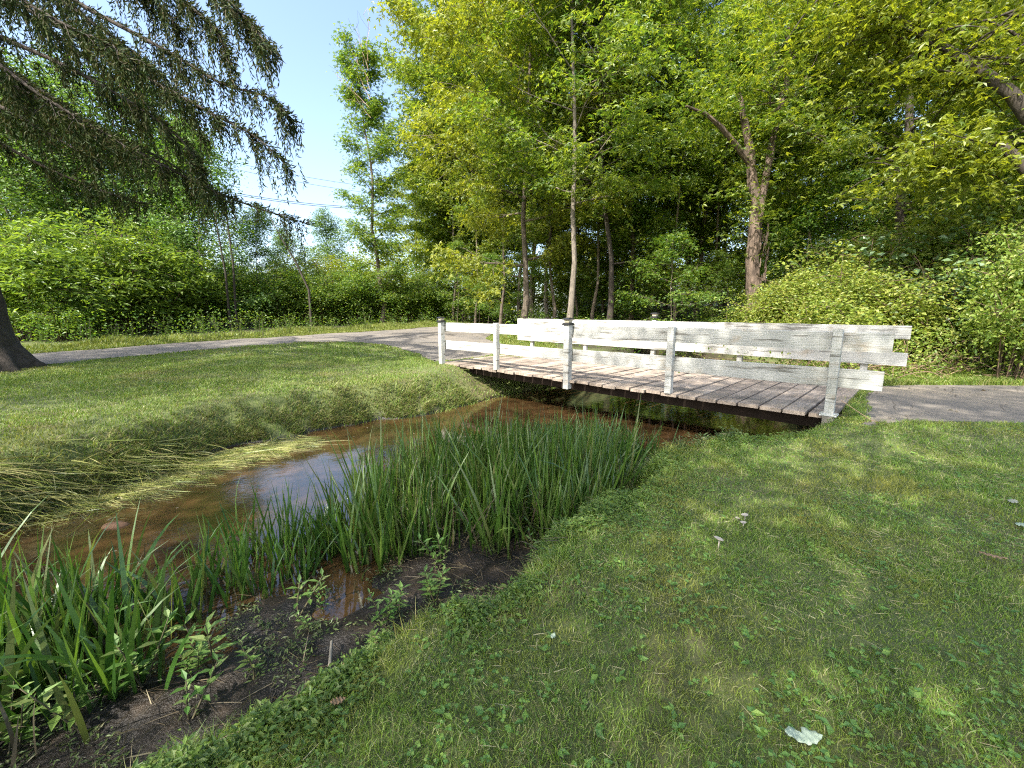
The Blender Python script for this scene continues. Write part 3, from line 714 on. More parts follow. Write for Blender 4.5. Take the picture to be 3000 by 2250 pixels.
for L_, w0 in ((lm, 1), (lm2, 1)):
    for q in range(90 if w0 and L_ is lm else 40):
        f = r_.uniform(.25, 1) * (len(L_) - 1.01); a = int(f); p = L_[a] + (L_[a + 1] - L_[a]) * (f - a)
        l = limb(p, [r_.normal(), r_.normal(), r_.normal() * .5 + .1], r_.uniform(.6, 1.9), r_, -.05, 4, .2)
        m.tube(l, np.linspace(.025, .005, 5), 4); Cc += [l[2], l[3], l[4]]
for q in range(80):
    z = r_.uniform(4.5, 11); a = r_.random() * 2 * PI; d = np.array([math.cos(a), math.sin(a), .3])
    l = limb([.1, 0, z], d, r_.uniform(1.5, 4), r_, 0, 6, .15); m.tube(l, np.linspace(.05, .006, 7), 4); Cc += [l[3], l[4], l[5], l[6]]
Cc = np.array(Cc); Cc = Cc + r_.normal(size=Cc.shape) * .15
Cc = Cc[r_.random(len(Cc)) < .6]; V, Q = spray_leaves(Cc, 32, .32, .07, .15, r_, 'tre')
m.out('trunk', M['bark_dark'], tR, smooth=True); build('crown', V, Q, None, M['maple_y'], tR)

# ------------------------------------------------------------------ shrubs on the right bank
GR = 'shrubs in the tangle right of the bridge'
sA = shrub('honeysuckle_bush', 21, 1.7, 2.3, 19000, M['bright'], .085, ns=22, arch=.16, lump=.5)
put(sA, 2480, 10.6, 0, 1, 'yellow-green honeysuckle bush right behind the right end of the bridge', 'bush', GR)
for (px, Y, rz, sc, lab) in ((2700, 10.8, 1, 1.15, 'honeysuckle bush right of the one at the bridge end'), (2880, 10.6, 2, (1.25, 1.25, 1.7), 'honeysuckle bush at the back of the sunny strip of grass on the right'),
                             (2330, 12.3, 3, .95, 'low honeysuckle bush showing just over the far railing'), (2600, 12.6, 4, 1.55, 'tall honeysuckle behind the front row of bushes'),
                             (2820, 12.8, 5, (1.6, 1.6, 2.2), 'tallest honeysuckle rising into the trees on the right'), (3010, 11.2, 6, (1.6, 1.6, 2.4), 'honeysuckle cut by the right edge of the photo'), (2950, 8.0, .5, (.75, .75, 1.15), 'small honeysuckle at the foot of the great dark tree')):
    cp(sA, px, Y, rz, sc, lab, GR)
sB = shrub('broadleaf_shrub', 22, 1.3, 3.4, 1500, M['bigleaf'], .17, ns=14, lump=.5)
put(sB, 2560, 11.3, 0, 1, 'shrub with large pale leaves sticking out above the honeysuckle', 'bush', GR)
cp(sB, 2830, 9.9, 2.0, 1.05, 'large-leaved shrub in front of the tall honeysuckle on the right', GR)
cp(sB, 2420, 13.2, 3.0, 1.0, 'large-leaved shrub beside the shaggy trunk', GR)
# dead bramble
r_ = np.random.default_rng(31); X0, Y0 = 8.1, 8.9; br = empty('dead_bramble', (X0, Y0, Hs(X0, Y0))); tag(br, 'heap of bare brown stems under the bushes past the bridge end', 'brush', GR)
m = MB()
for q in range(260):
    a = r_.normal(size=2) * np.array([1.5, .45]); d = np.array([r_.normal(), r_.normal() * .6, r_.uniform(.2, 1.6)])
    m.tube(limb([a[0], a[1], 0], d, r_.uniform(.5, 1.5), r_, -.16, 6, .15), np.linspace(.009, .003, 7), 3, False)
m.out('stems', M['deadtwig'], br)
P_ = np.stack([r_.normal(size=6000) * 1.6, r_.normal(size=6000) * .5, r_.random(6000) ** 1.5 * 1.0], -1)
V, Q = kites(P_, r_.normal(size=(6000, 3)), r_.normal(size=(6000, 3)) * .6 + up, r_.uniform(.04, .09, 6000), .045); build('foliage', V, Q, None, M['bright'], br)

# ------------------------------------------------------------------ shrubs and trees left of the sky gap, beyond the lane
sC = shrub('sumac_shrub', 23, 2.6, 4.3, 13000, M['sumac'], .23, ns=34, kind='slim', lump=.4)
GB = 'bushes along the far side of the lane'
put(sC, 95, 17.5, 0, (1.1, 1.1, 1.08), 'bright yellow-green sumac at the left edge beyond the lane', 'bush', GB)
for (px, Y, rz, sc, lab) in ((400, 20.5, 1, 1.2, 'bright sumac in the middle of the far-side bushes, under the drooping spruce boughs'), (270, 21.5, 2, 1.1, 'sumac between the two brightest bushes on the left'), (560, 24.5, 3.3, 1.0, 'sumac right of the brightest bush, in front of the thin stems'),
                             (-80, 19, 4.1, 1.2, 'sumac cut by the left edge of the photo')):
    cp(sC, px, Y, rz, sc, lab, GB)
sD = shrub('leafy_bush', 24, 2.3, 3.6, 24000, M['under'], .10, ns=34, lump=.4)
put(sD, 690, 26, 0, 1.1, 'dark green bush with leaning stems in front of it, left of the sky gap', 'bush', GB)
for (px, Y, rz, sc, lab) in ((810, 27.5, 1, 1.1, 'green bush under the small bluish tree at the sky gap'), (930, 28.5, 2.4, 1.2, 'green bush below the left of the lone narrow tree'), (1050, 29.5, 3.1, 1.15, 'rounded bush at the foot of the lone narrow tree'), (1180, 31, 4, 1.1, 'dark bush where the lane meets the wood'),
                             (180, 16.9, 5, .62, 'low bush at the back of the left roadside grass'), (480, 22.5, .4, .8, 'dark low bush under the brightest sumac'), (1290, 34, 1.4, 1.1, 'dark bush at the bend of the lane'), (1420, 33.5, 2.2, .9, 'shaded bush over the far left end of the railing')):
    cp(sD, px, Y, rz, sc, lab, GB)
sE = shrub('pale_bush', 25, 1.9, 4.2, 18000, M['maple_y'], .11, ns=26, lump=.4)
put(sE, 870, 29.5, 0, 1.1, 'yellow-green bush directly below the sky gap', 'bush', GB)
cp(sE, 1010, 32, 2, 1.25, 'yellow-green bush left of the lone narrow tree', GB); cp(sE, 1120, 31, 4, .9, 'pale yellowish bush right at the lone tree trunk', GB)
put(tG, 610, 24.2, 0, (1.15, 1.15, 1.12), 'leafy tree whose top meets the tip of the lowest spruce bough', 'tree', GL)
for (s_, px, Y, rz, sc, lab) in ((tG, 480, 27, 1.2, 1.15, 'green tree left of the one at the bough tip'), (tG, 330, 28, 2.1, 1.25, 'green tree behind the brightest sumac'), (tG, 160, 25, 3.5, 1.25, 'green tree behind the left sumac'), (tG, 20, 26, 4.5, 1.4, 'green tree at the left edge behind the sumac'),
                                 (tD, 560, 33, .5, .7, 'slender ash rising behind the spruce boughs'), (tD, 250, 33, 1.5, .72, 'slender ash seen through the spruce boughs at left'), (tG, 985, 38, 2.5, .95, 'small rounded tree at the foot of the sky gap'), (tG, 860, 37, .5, .8, 'low tree under the wires left of the lone narrow tree'), (tG, 760, 31, 5.5, .85, 'thin small tree just left of the sky gap'), (tG, 90, 23, 2.7, 1.45, 'dark green tree filling the gap under the boughs at far left'), (tG, 240, 26, 3.7, 1.5, 'tall green tree behind the two brightest bushes'), (tG, 400, 25, 4.7, 1.45, 'full green tree behind the brightest sumac, under the long bough'), (tG, 540, 29, 5.7, 1.4, 'green tree beside the thin upright stems'), (tC, 90, 34, .7, .66, 'far tree seen through the boughs near the left edge'), (tA, 300, 38, 1.9, .68, 'tall far tree behind the middle of the spruce boughs'), (tC, 470, 37, 3.9, .62, 'far tree rising behind the tips of the long boughs'), (tA, -80, 30, 3.9, .7, 'far tree cut by the left edge behind the spruce')):
    cp(s_, px, Y, rz, sc, lab, GL, 'tree')
# leaning bare stems
GT = 'thin leaning stems left of the sky gap'
for (x0, y0, x1, y1, Y, lab) in ((905, 850, 820, 690, 24.5, 'dark thin stem leaning left below the sky gap'), (670, 905, 640, 690, 22.5, 'thin upright stem left of the leaning one'), (690, 905, 665, 640, 22.8, 'taller thin stem beside the upright one')):
    z0 = zat(y0, Y); z1 = zat(y1, Y); xa = at(x0, Y, z0); xb = at(x1, Y, z1); g = Hs(xa, Y)
    e_ = empty('thin_tree', (xa, Y, g)); tag(e_, lab, 'tree', GT); m = MB(); r_ = np.random.default_rng(int(x0))
    l = np.array([(0, 0, -.1), (0, 0, z0 - g), ((xb - xa) * .5 + .1, 0, (z0 + z1) / 2 - g), (xb - xa, 0, z1 - g), ((xb - xa) * 1.4, 0, z1 - g + 1.2)]); m.tube(l, [.07, .06, .05, .035, .01], 6); Cc = []
    for q in range(16):
        k = limb(l[2] + (l[4] - l[2]) * r_.random(), [r_.normal(), r_.normal(), .6], 1.2, r_, 0, 4); m.tube(k, np.linspace(.012, .004, 5), 3); Cc += [k[2], k[4]]
    m.out('trunk', M['bark_dark'], e_, smooth=True); V, Q = spray_leaves(np.array(Cc), 14, .25, .1, .09, r_); build('crown', V, Q, None, M['under'], e_)

# ------------------------------------------------------------------ far wood: a mass nobody could count
r_ = np.random.default_rng(41); Cc = []
for q in range(5200):
    y = r_.uniform(46, 72); px = r_.uniform(-100, 3400) if r_.random() < .85 else r_.uniform(-600, 200)
    hmax = np.interp(px, [-600, 0, 300, 600, 700, 1000, 1180, 1400, 3400], [11, 10, 10, 9, 6, 6, 12, 21, 22])
    x = at(px, y); Cc.append((x, y, 1.2 + hmax * r_.random() ** .8))
for q in range(2600):
    y = r_.uniform(42, 50); px = r_.uniform(-500, 3400); Cc.append((at(px, y), y, float(hbase(at(px, y), y)) + r_.uniform(0, 5)))
Cc = np.array(Cc); Cc[:5200, 2] += .115 * np.clip(Cc[:5200, 1] - 40, 0, 20) * (Cc[:5200, 0] > 4); V, Q = spray_leaves(Cc, 30, 1.3, .7, .34, r_, 'kite', None, .3, .8)
tag(build('far_woods', V, Q, None, M['maple_y']), 'distant leafy wood closing the view behind the tall trees', 'woods', kind='stuff')
# undergrowth on the wood floor
r_ = np.random.default_rng(42); n = 5200
y = r_.uniform(11, 40, n); px = r_.uniform(1250, 3300, n); x = at(px, y)
ok = (sdp(x, y, ROAD) > .5) & (sdp(x, y, PATH) > .6) & (sdp(x, y, CHAN) > .4) & ((y > 14) | (x > 7.2)) & ((y > 9.0))
x, y = x[ok], y[ok]; Cc = np.stack([x, y, H(x, y) + .08 + r_.random(len(x)) ** 2 * .9], -1)
V, Q = spray_leaves(Cc, 16, .28, .1, .10, r_, 'kite', None, .2, .6)
tag(build('undergrowth', V, Q, None, M['under']), 'low leafy undergrowth covering the wood floor', 'undergrowth', kind='stuff')
n = 2600; y = r_.uniform(14, 45, n); px = r_.uniform(-200, 1350, n); x = at(px, y)
ok = (sdp(x, y, ROAD) > 2.2) & (x < -.5 + 0 * y) & (y > 15 + np.maximum(0, (x + 14)) * 1.05); x, y = x[ok], y[ok]; Cc = np.stack([x, y, H(x, y) + .1 + r_.random(len(x)) ** 2 * 1.3], -1)
V, Q = spray_leaves(Cc, 22, .35, .16, .10, r_, 'kite', None, .2, .7)
tag(build('undergrowth', V, Q, None, M['under']), 'dark leafy growth at the feet of the bushes beyond the lane', 'undergrowth', kind='stuff')

# ------------------------------------------------------------------ shade trees behind the viewer
GV = 'trees behind the viewer'
tV = make_tree('shade_tree', 51, 13, 4.6, 4.7, 11500, M['maple'], M['bark_mid'], .15, .09, 30, low=0, clump=.85)
put(tV, 0, -2.6, 0, 1, 'broad tree behind the viewer shading the near lawn', 'tree', GV, X=-1.5)
cp(tV, 0, -4.8, 2.2, 1.0, 'tree behind the viewer shading the right of the lawn', GV, X=-.2)
cp(tV, 0, -3.2, 4.0, .95, 'tree behind the viewer shading the reeds', GV, X=-6.6)
cp(tV, 0, .6, 1.0, 1.0, 'tree out of view on the left dappling the lawn across the creek', GV, X=-13.6)
cp(tV, 0, 3.6, 5.0, 1.05, 'tree out of view on the left behind the spruce', GV, X=-19.0)

LOT = [(at(1700, 36.5), 36.5), (at(1960, 35.8), 35.8), (at(2190, 36), 36), (at(2290, 37.5), 37.5), (at(2180, 40), 40), (at(1980, 38.6), 38.6), (at(1750, 38), 38)]
tag(sheet('gravel_lane', LOT, go2, .25, .03, H), 'pale gravel lane glimpsed through the trunks', 'lane', kind='structure')

# ------------------------------------------------------------------ Norway spruce with drooping boughs at the left
def make_spruce():
    r = np.random.default_rng(61); Y0 = 9.6; X0 = -12.35; Z0 = Hs(X0, Y0)
    root = empty('spruce_tree', (X0, Y0, Z0)); tag(root, 'big spruce at the left edge with long drooping boughs hung with dark twigs', 'tree')
    m = MB(); rough_tube(m, [(0, 0, -.3), (.0, 0, .05), (-.02, 0, .35), (-.06, 0, 1.0), (-.1, 0, 3), (-.1, 0, 6), (-.1, 0, 10), (-.1, 0, 17)], [1.1, .9, .74, .62, .55, .48, .36, .1], 40, .07)
    for a in (-.9, -.2, .5, 1.3, -1.8):
        m.tube([(math.cos(a) * .45, math.sin(a) * .45, .45), (math.cos(a) * .85, math.sin(a) * .85, .06), (math.cos(a) * 1.2, math.sin(a) * 1.2, -.08)], [.28, .16, .05], 7)
    def world(pts, ys):
        out = []
        for (px, py), y in zip(pts, ys):
            z = zat(py, y); out.append((at(px, y, z) - X0, y - Y0, z - Z0))
        return np.array(out)
    boughs = []
    def bough(pts, y0, y1):
        ys = np.linspace(y0, y1, len(pts)); p = world(pts, ys)
        st = np.array([[-.1, 0, p[0][2] + .3]]) if p[0][0] > .8 else np.zeros((0, 3))
        p = np.vstack([st, p]); q = np.linspace(0, len(p) - 1, 26); p2 = np.stack([np.interp(q, np.arange(len(p)), p[:, k]) for k in range(3)], -1)
        for _ in range(3): p2[1:-1] = (p2[:-2] + 2 * p2[1:-1] + p2[2:]) / 4
        boughs.append(p2)
    bough([(-250, 90), (0, 230), (200, 340), (380, 430), (560, 530), (720, 600), (900, 655)], 9.3, 9.9)
    bough([(-250, -160), (0, -10), (200, 85), (330, 170), (500, 265), (640, 345), (760, 400), (830, 475)], 9.2, 8.9)
    bough([(-150, -260), (60, -100), (240, 20), (420, 110), (560, 190), (660, 260), (780, 270), (845, 340)], 9.5, 8.7)
    bough([(0, -330), (220, -200), (420, -90), (560, 20), (640, 90), (690, 215)], 9.5, 8.6)
    bough([(150, -420), (400, -260), (560, -120), (670, 0), (740, 75), (800, 155)], 9.5, 8.4)
    bough([(-250, -40), (-50, 90), (150, 170), (320, 260), (460, 350), (560, 430), (600, 520)], 9.0, 8.6)
    bough([(-250, -20), (-100, 110), (60, 240), (200, 330), (330, 400), (420, 470)], 8.6, 8.0)
    bough([(-250, -250), (-80, -120), (60, 0), (200, 80), (330, 130), (430, 200)], 8.4, 7.6)
    bough([(-300, 230), (-150, 330), (0, 420), (150, 500), (300, 560), (430, 600)], 9.6, 10.6)
    bough([(-300, 150), (-150, 240), (0, 310), (140, 390), (260, 460)], 8.8, 8.2)
    bough([(-300, -350), (-100, -200), (100, -60), (260, 60), (420, 170), (540, 290), (600, 400)], 10.4, 11.2)
    bough([(-300, -150), (-100, -60), (100, 60), (300, 200), (450, 320), (520, 420)], 10.6, 11.8)
    bough([(-300, 40), (-100, 130), (100, 250), (260, 360), (360, 450)], 10.8, 12.2)
    bough([(-300, -500), (0, -330), (200, -200), (350, -80), (470, 20), (560, 120)], 9.8, 9.4)
    for q in range(26):                                   # upper and rear boughs that shade the lawn
        z = 4.5 + q * .46; a = q * 2.4; ln = 6.2 * (1 - (z - 4) / 16) * r.uniform(.8, 1.1)
        d = np.array([math.cos(a), math.sin(a)])
        if d[0] > .55 and -.6 < d[1] < .6 and z < 9: continue
        t = np.linspace(0, 1, 18)[:, None]
        boughs.append(np.hstack([np.array([-.1, 0]) + d * t * ln, z + .6 * np.sin(t * 2.2) - 1.5 * t ** 2]))
    C, Dv, Ln = [], [], []
    for bi, b in enumerate(boughs):
        n = len(b); m.tube(b, np.linspace(.065, .010, n), 6)
        L = np.linalg.norm(np.diff(b, axis=0), axis=1).sum()
        back = bi >= 14
        for q in range(int(L * (6 if back else 6.2))):      # side branchlets
            f = r.uniform(.10, 1) ** .85; x = f * (n - 1.01); a = int(x); p = b[a] + (b[a + 1] - b[a]) * (x - a); dd = unit(b[a + 1] - b[a])
            sv = unit(np.cross(dd, [0, 0, 1.])) * (1 if q % 2 else -1)
            ln = r.uniform(.25, 1.0) * (1.15 - .75 * f)
            s = limb(p, dd * .8 + sv * r.uniform(.3, 1) + np.array([0, 0, .05]), ln, r, -.10, 4, .12); m.tube(s, np.linspace(.012, .004, 5), 3, False)
            for e in range(int(3 + ln * (5 if back else 9))):
                g = r.uniform(0, 1) * 3.99; a2 = int(g); pp = s[a2] + (s[a2 + 1] - s[a2]) * (g - a2)
                C.append(pp); Dv.append(np.array([0, 0, -1.]) + dd * .12 + r.normal(size=3) * .13); Ln.append(r.gamma(2.0, .17) + .08)
            for e in range(3):
                C.append(s[-1 - e]); Dv.append(dd * .8 + r.normal(size=3) * .5); Ln.append(.13)
        for q in range(int(L * 26)):                        # tufts along the bough itself
            x = r.uniform(.15, 1) * (n - 1.01); a = int(x); p = b[a] + (b[a + 1] - b[a]) * (x - a)
            C.append(p); Dv.append(unit(b[a + 1] - b[a]) + np.array([0, 0, .5]) + r.normal(size=3) * .5); Ln.append(.12)
    C = np.array(C); Dv = unit(np.array(Dv)); Ln = np.minimum(np.array(Ln), 1.3)
    V = []; 
    # every twig is a chain of narrow needle tufts
    P, D, N, LL = [], [], [], []
    step = .075
    for k in range(18):
        sel = Ln > k * step - .001
        if not sel.any(): break
        cur = C[sel] + Dv[sel] * (k * step) + r.normal(size=(sel.sum(), 3)) * .006
        a = r.random(sel.sum()) * 2 * PI
        for s in (0, 1):
            P.append(cur); D.append(Dv[sel] + r.normal(size=(sel.sum(), 3)) * .45); N.append(np.stack([np.cos(a + s * 1.6), np.sin(a + s * 1.6), 0 * a], -1)); LL.append(r.uniform(.08, .13, sel.sum()))
    P, D, N, LL = np.concatenate(P), np.concatenate(D), np.concatenate(N), np.concatenate(LL)
    V, Q = kites(P, D, N, LL, LL * .22, .02)
    m.out('trunk', M['bark_spruce'], root, smooth=True)
    build('needles', V, Q, None, M['needle'], root)
    print('spruce tufts', len(P))
M['bark_spruce'] = barkmat('spruce_bark', (.02, .016, .012), (.075, .06, .048), 16, .8, .5)
make_spruce()
M['thatch'] = leafmat('dry_thatch', [(.38, .32, .18), (.5, .45, .28), (.25, .19, .11)], .2, 1.2, .05)

# ------------------------------------------------------------------ lawns
def strap(P, D0, L, W, r, segs=6, bend=.5, twist=.6):
    """long arching pointed leaves"""
    n = len(P); D = unit(D0); cur = P.copy(); g = unit(np.stack([r.normal(size=n), r.normal(size=n), np.zeros(n)], -1))
    b = (bend * r.random(n) ** 2)[:, None]
    sd0 = unit(np.cross(D, g)); rows = []
    for k in range(segs + 1):
        f = k / segs; wd = W * (1 - f ** 2.2) * (.75 + .25 * min(1, f * 4)) + .0006
        rows += [cur - sd0 * wd[:, None] * .5, cur + sd0 * wd[:, None] * .5]
        D = unit(D + (g * .35 - up * .5) * b * (.25 + f) * (6 / segs) * .45); cur = cur + D * (L / segs)[:, None]
    V = np.stack(rows, 1); m_ = 2 * (segs + 1); o = (np.arange(n) * m_)[:, None]
    Q = np.concatenate([o + np.array([[2 * k, 2 * k + 1, 2 * k + 3, 2 * k + 2]]) for k in range(segs)])
    return V.reshape(-1, 3), Q
def blades(P, Hh, W, lean, r, segs=2, flop=.0):
    """upright pointed blades: P base points, heights, widths, lean amount"""
    n = len(P); a = r.random(n) * 2 * PI; fa = r.random(n) * 2 * PI
    ld = np.stack([np.cos(fa), np.sin(fa), np.zeros(n)], -1) * lean[:, None]
    sd_ = np.stack([np.cos(a), np.sin(a), np.zeros(n)], -1) * W[:, None] * .5
    rows = []
    for k in range(segs):
        f = k / segs; c = P + up * (Hh * (f - flop * f * f))[:, None] + ld * (Hh * f * f)[:, None]
        wd = 1 - .25 * f; rows += [c - sd_ * wd, c + sd_ * wd]
    tip = P + up * (Hh * (1 - flop))[:, None] + ld * Hh[:, None]
    V = np.stack(rows + [tip], 1); m_ = 2 * segs + 1; o = (np.arange(n) * m_)[:, None]
    Q = np.concatenate([o + np.array([[2 * k, 2 * k + 1, 2 * k + 3, 2 * k + 2]]) for k in range(segs - 1)]) if segs > 1 else None
    T = o + np.array([[2 * segs - 2, 2 * segs - 1, 2 * segs]])
    return V.reshape(-1, 3), Q, T
def scatter(n, x0, x1, y0, y1, r): return r.uniform(x0, x1, n), r.uniform(y0, y1, n)
def lawn_ok(x, y):
    s = sdp(x, y, CHAN); dF = seg_dist(x, y, FAR); dN = seg_dist(x, y, NEAR)
    near = dN < dF
    return np.where(near, s > -.06 + (vnoise(x, y, 5, 20) - .5) * .16, s > .10 + .25 * (vnoise(x, y, 3, 23))) & (sdp(x, y, PATH) > .0 + (vnoise(x, y, 4, 21) - .4) * .14) & (sdp(x, y, ROAD) > -.02 + (vnoise(x, y, 4, 22) - .4) * .12)
r_ = np.random.default_rng(71)
XS, YS, HS, WS = [], [], [], []
for (y0, y1, den, hh, wd) in ((.25, 1.6, 15000, .032, .0030), (1.6, 2.6, 11000, .034, .0036), (2.6, 4.0, 6500, .038, .0048), (4.0, 5.8, 3600, .042, .0065), (5.8, 8.6, 1600, .05, .010)):
    xr = 1.35 * y1 + .6; n = int(den * (xr + (1.35 * y1 + .6)) * (y1 - y0)); x, y = scatter(n, -xr, xr, y0, y1, r_)
    ok = (np.abs(x) < 1.34 * y + 1.0) & lawn_ok(x, y) & (seg_dist(x, y, NEAR) < seg_dist(x, y, FAR)); x, y = x[ok], y[ok]
    # thin, worn patches
    keep = r_.random(len(x)) < .55 + .6 * vnoise(x, y, 1.7, 30); x, y = x[keep], y[keep]
    ed = np.exp(-np.maximum(sdp(x, y, CHAN) + .02, 0) / .16)
    XS.append(x); YS.append(y); HS.append(hh * r_.uniform(.5, 1.35, len(x)) * (.65 + .8 * vnoise(x, y, 3, 31)) * (1 + ed * 1.5)); WS.append(wd * r_.uniform(.7, 1.3, len(x)))
x, y, hh, wd = map(np.concatenate, (XS, YS, HS, WS)); print('near blades', len(x))
P_ = np.stack([x, y, H(x, y) - .004], -1); V, Q, T = blades(P_, hh, wd, r_.uniform(.1, 1.15, len(x)), r_, 2, .15)
tag(build('lawn_grass', V, Q, T, M['lawn']), 'short mown grass of the shaded near lawn', 'grass', kind='stuff')

# clover, plantain and other small leaves in the lawn
n = 60000; x, y = scatter(n, -5, 7, .5, 5, r_); cl = vnoise(x, y, 2.1, 33) * .6 + vnoise(x, y, 7, 34) * .4
ok = (np.abs(x) < 1.32 * y + .4) & lawn_ok(x, y) & (seg_dist(x, y, NEAR) < seg_dist(x, y, FAR)) & (r_.random(n) < sstep(.40, .62, cl) * np.interp(y, [0, 2, 5], [1, .6, .25]) * .9); x, y = x[ok], y[ok]
P_ = np.stack([x, y, H(x, y) + r_.uniform(.012, .035, len(x))], -1); az = r_.random(len(x)) * 2 * PI; PV, PD = [], []
for k in range(3):
    a = az + k * 2.09; PV.append(P_); PD.append(np.stack([np.cos(a), np.sin(a), r_.normal(size=len(a)) * .2], -1))
PP, DD = np.concatenate(PV), np.concatenate(PD); LL = np.tile(r_.uniform(.008, .017, len(x)), 3)
V, Q = kites(PP, DD, r_.normal(size=PP.shape) * .3 + up, LL, LL * 1.0, .05)
n2 = 1500; x, y = scatter(n2, -2, 6, .6, 4.5, r_); ok = (np.abs(x) < 1.3 * y + .3) & lawn_ok(x, y) & (seg_dist(x, y, NEAR) < seg_dist(x, y, FAR)) & (vnoise(x, y, 1.4, 36) > .52); x, y = x[ok], y[ok]
P2 = np.repeat(np.stack([x, y, H(x, y) + .02], -1), 3, 0); a = r_.random(len(P2)) * 2 * PI
V2, Q2 = kites(P2, np.stack([np.cos(a), np.sin(a), r_.uniform(-.1, .5, len(a))], -1), r_.normal(size=P2.shape) * .25 + up, r_.uniform(.02, .045, len(a)), r_.uniform(.014, .026, len(a)), .08)
n3 = 26000; x, y = scatter(n3, -3, 7, .5, 4.5, r_); ok = (np.abs(x) < 1.3 * y + .3) & lawn_ok(x, y) & (seg_dist(x, y, NEAR) < seg_dist(x, y, FAR)) & (r_.random(n3) < .15 + .8 * sstep(.45, .7, vnoise(x, y, 2.3, 39))); x, y = x[ok], y[ok]; a = r_.random(len(x)) * 6.28
V3, Q3 = strap(np.stack([x, y, H(x, y) + .012], -1), np.stack([np.cos(a), np.sin(a), r_.uniform(.0, .4, len(a))], -1), r_.uniform(.02, .07, len(x)), r_.uniform(.0015, .003, len(x)), r_, 2, .5)
tag(build('thatch', V3, Q3, None, M['thatch']), 'dry straw-coloured clippings matted in the near lawn', 'thatch', kind='stuff')
tag(build('clover', np.vstack([V, V2]), np.vstack([Q, Q2 + len(V)]), None, M['clover']), 'clover and small broad leaves spread through the near lawn', 'clover', kind='stuff')

# sunlit lawn across the creek and the verges
XS, YS, HS, WS = [], [], [], []
for (y0, y1, den, hh, wd) in ((1.5, 7, 1900, .05, .009), (7, 12, 1300, .055, .013), (12, 18, 500, .07, .02)):
    n = int(den * 16 * (y1 - y0)); x, y = scatter(n, -16, 1.2, y0, y1, r_)
    ok = (np.abs(x) < 1.3 * y + 1) & lawn_ok(x, y) & (seg_dist(x, y, NEAR) > seg_dist(x, y, FAR)); x, y = x[ok], y[ok]
    keep = r_.random(len(x)) < .35 + .9 * vnoise(x, y, 1.2, 38); x, y = x[keep], y[keep]
    XS.append(x); YS.append(y); HS.append(hh * r_.uniform(.4, 1.3, len(x)) * (.7 + .6 * vnoise(x, y, 1.5, 31))); WS.append(wd * r_.uniform(.7, 1.3, len(x)))
x, y, hh, wd = map(np.concatenate, (XS, YS, HS, WS)); print('far blades', len(x))
hh = hh * (1 + .6 * (sdp(x, y, CHAN) < .8)); P_ = np.stack([x, y, H(x, y) - .005], -1); V, Q, T = blades(P_, hh, wd, r_.uniform(.1, 1.1, len(x)), r_, 2, .15)
tag(build('lawn_grass', V, Q, T, M['farlawn']), 'grass of the lawn between the creek and the lane, dappled with sun', 'grass', kind='stuff')
XS, YS, HS, WS = [], [], [], []
n = 90000; px = r_.uniform(2250, 3400, n); y = r_.uniform(6.6, 12, n); x = at(px, y); ok = (sdp(x, y, PATH) > .02) & (sdp(x, y, CHAN) > .3) & (x > 6.2) & (y < 10.5); x, y = x[ok], y[ok]
P_ = np.stack([x, y, H(x, y)], -1); hh = .10 * r_.uniform(.5, 1.4, len(x)) * (.6 + .9 * vnoise(x, y, 1.5, 31)); V, Q, T = blades(P_, hh, .014 * r_.uniform(.7, 1.3, len(x)), r_.uniform(.2, .9, len(x)), r_, 2, .15)
tag(build('grass', V, Q, T, M['farlawn']), 'bright strip of grass between the path and the honeysuckle', 'grass', kind='stuff')

# tall roadside grass beyond the lane and beside the bend
n = 420000; y = r_.uniform(5, 31, n); x = r_.uniform(-32, 1.8, n); s = sdp(x, y, ROAD)
far_side = y > 12.7 + (x + 14.3) * 1.35 - .5
ok = (s > -.03) & (s < np.where(far_side, 2.6, .0)) & far_side & (np.abs(x) < 1.35 * y + 1) ; 
ok |= (s > -.03) & (x > -1.6) & (x < 1.5) & (y > 13.3) & (y < 20) & (sdp(x, y, CHAN) > .6)
x, y, s = x[ok], y[ok], s[ok]
hh = (.08 + .32 * sstep(.2, 2.2, s) * vnoise(x, y, 1.1, 51)) * r_.uniform(.6, 1.4, len(x)) ; P_ = np.stack([x, y, H(x, y)], -1)
V, Q, T = blades(P_, hh, r_.uniform(.015, .03, len(x)), r_.uniform(.1, .7, len(x)), r_, 2, .1); print('verge', len(x))
tag(build('verge_grass', V, Q, T, M['verge']), 'pale tall grass along the far side of the lane', 'grass', kind='stuff')

# roadside weeds one can count
tW = empty('tall_weed', (0, 0, 0)); r_ = np.random.default_rng(73); m = MB(); Cc, Dd = [], []
for q in range(6):
    l = limb([r_.normal() * .12, r_.normal() * .12, 0], [r_.normal() * .12, r_.normal() * .12, 1], r_.uniform(.7, 1.25), r_, .02, 6, .05); m.tube(l, np.linspace(.008, .004, 7), 4)
    for e in range(34):
        f = r_.uniform(.08, 1) * 5.99; a = int(f); Cc.append(l[a] + (l[a + 1] - l[a]) * (f - a)); an = r_.random() * 6.28; Dd.append((math.cos(an), math.sin(an), .35))
Cc, Dd = np.array(Cc), np.array(Dd); V, Q = kites(Cc, Dd, Dd * [-.3, -.3, 0] + up, r_.uniform(.07, .15, len(Cc)), .028, .05)
m.out('stem', M['weedstem'], tW); build('leaves', V, Q, None, M['bankweed'], tW)
wl = ['tall leafy weed at the lane edge under the leaning bare stem', 'tall weed left of the middle of the far verge', 'pair of tall weed spikes at the foot of the bushes near the bend']
wp = [(850, 19.8), (600, 16.8), (1075, 23.5)]
tW.location = (at(850, 19.8), 19.8, Hs(at(850, 19.8), 19.8)); tag(tW, wl[0], 'weed', 'tall weeds beside the lane')
for (px, Y), l_ in list(zip(wp, wl))[1:]: cp(tW, px, Y, px, 1.0, l_, 'tall weeds beside the lane')
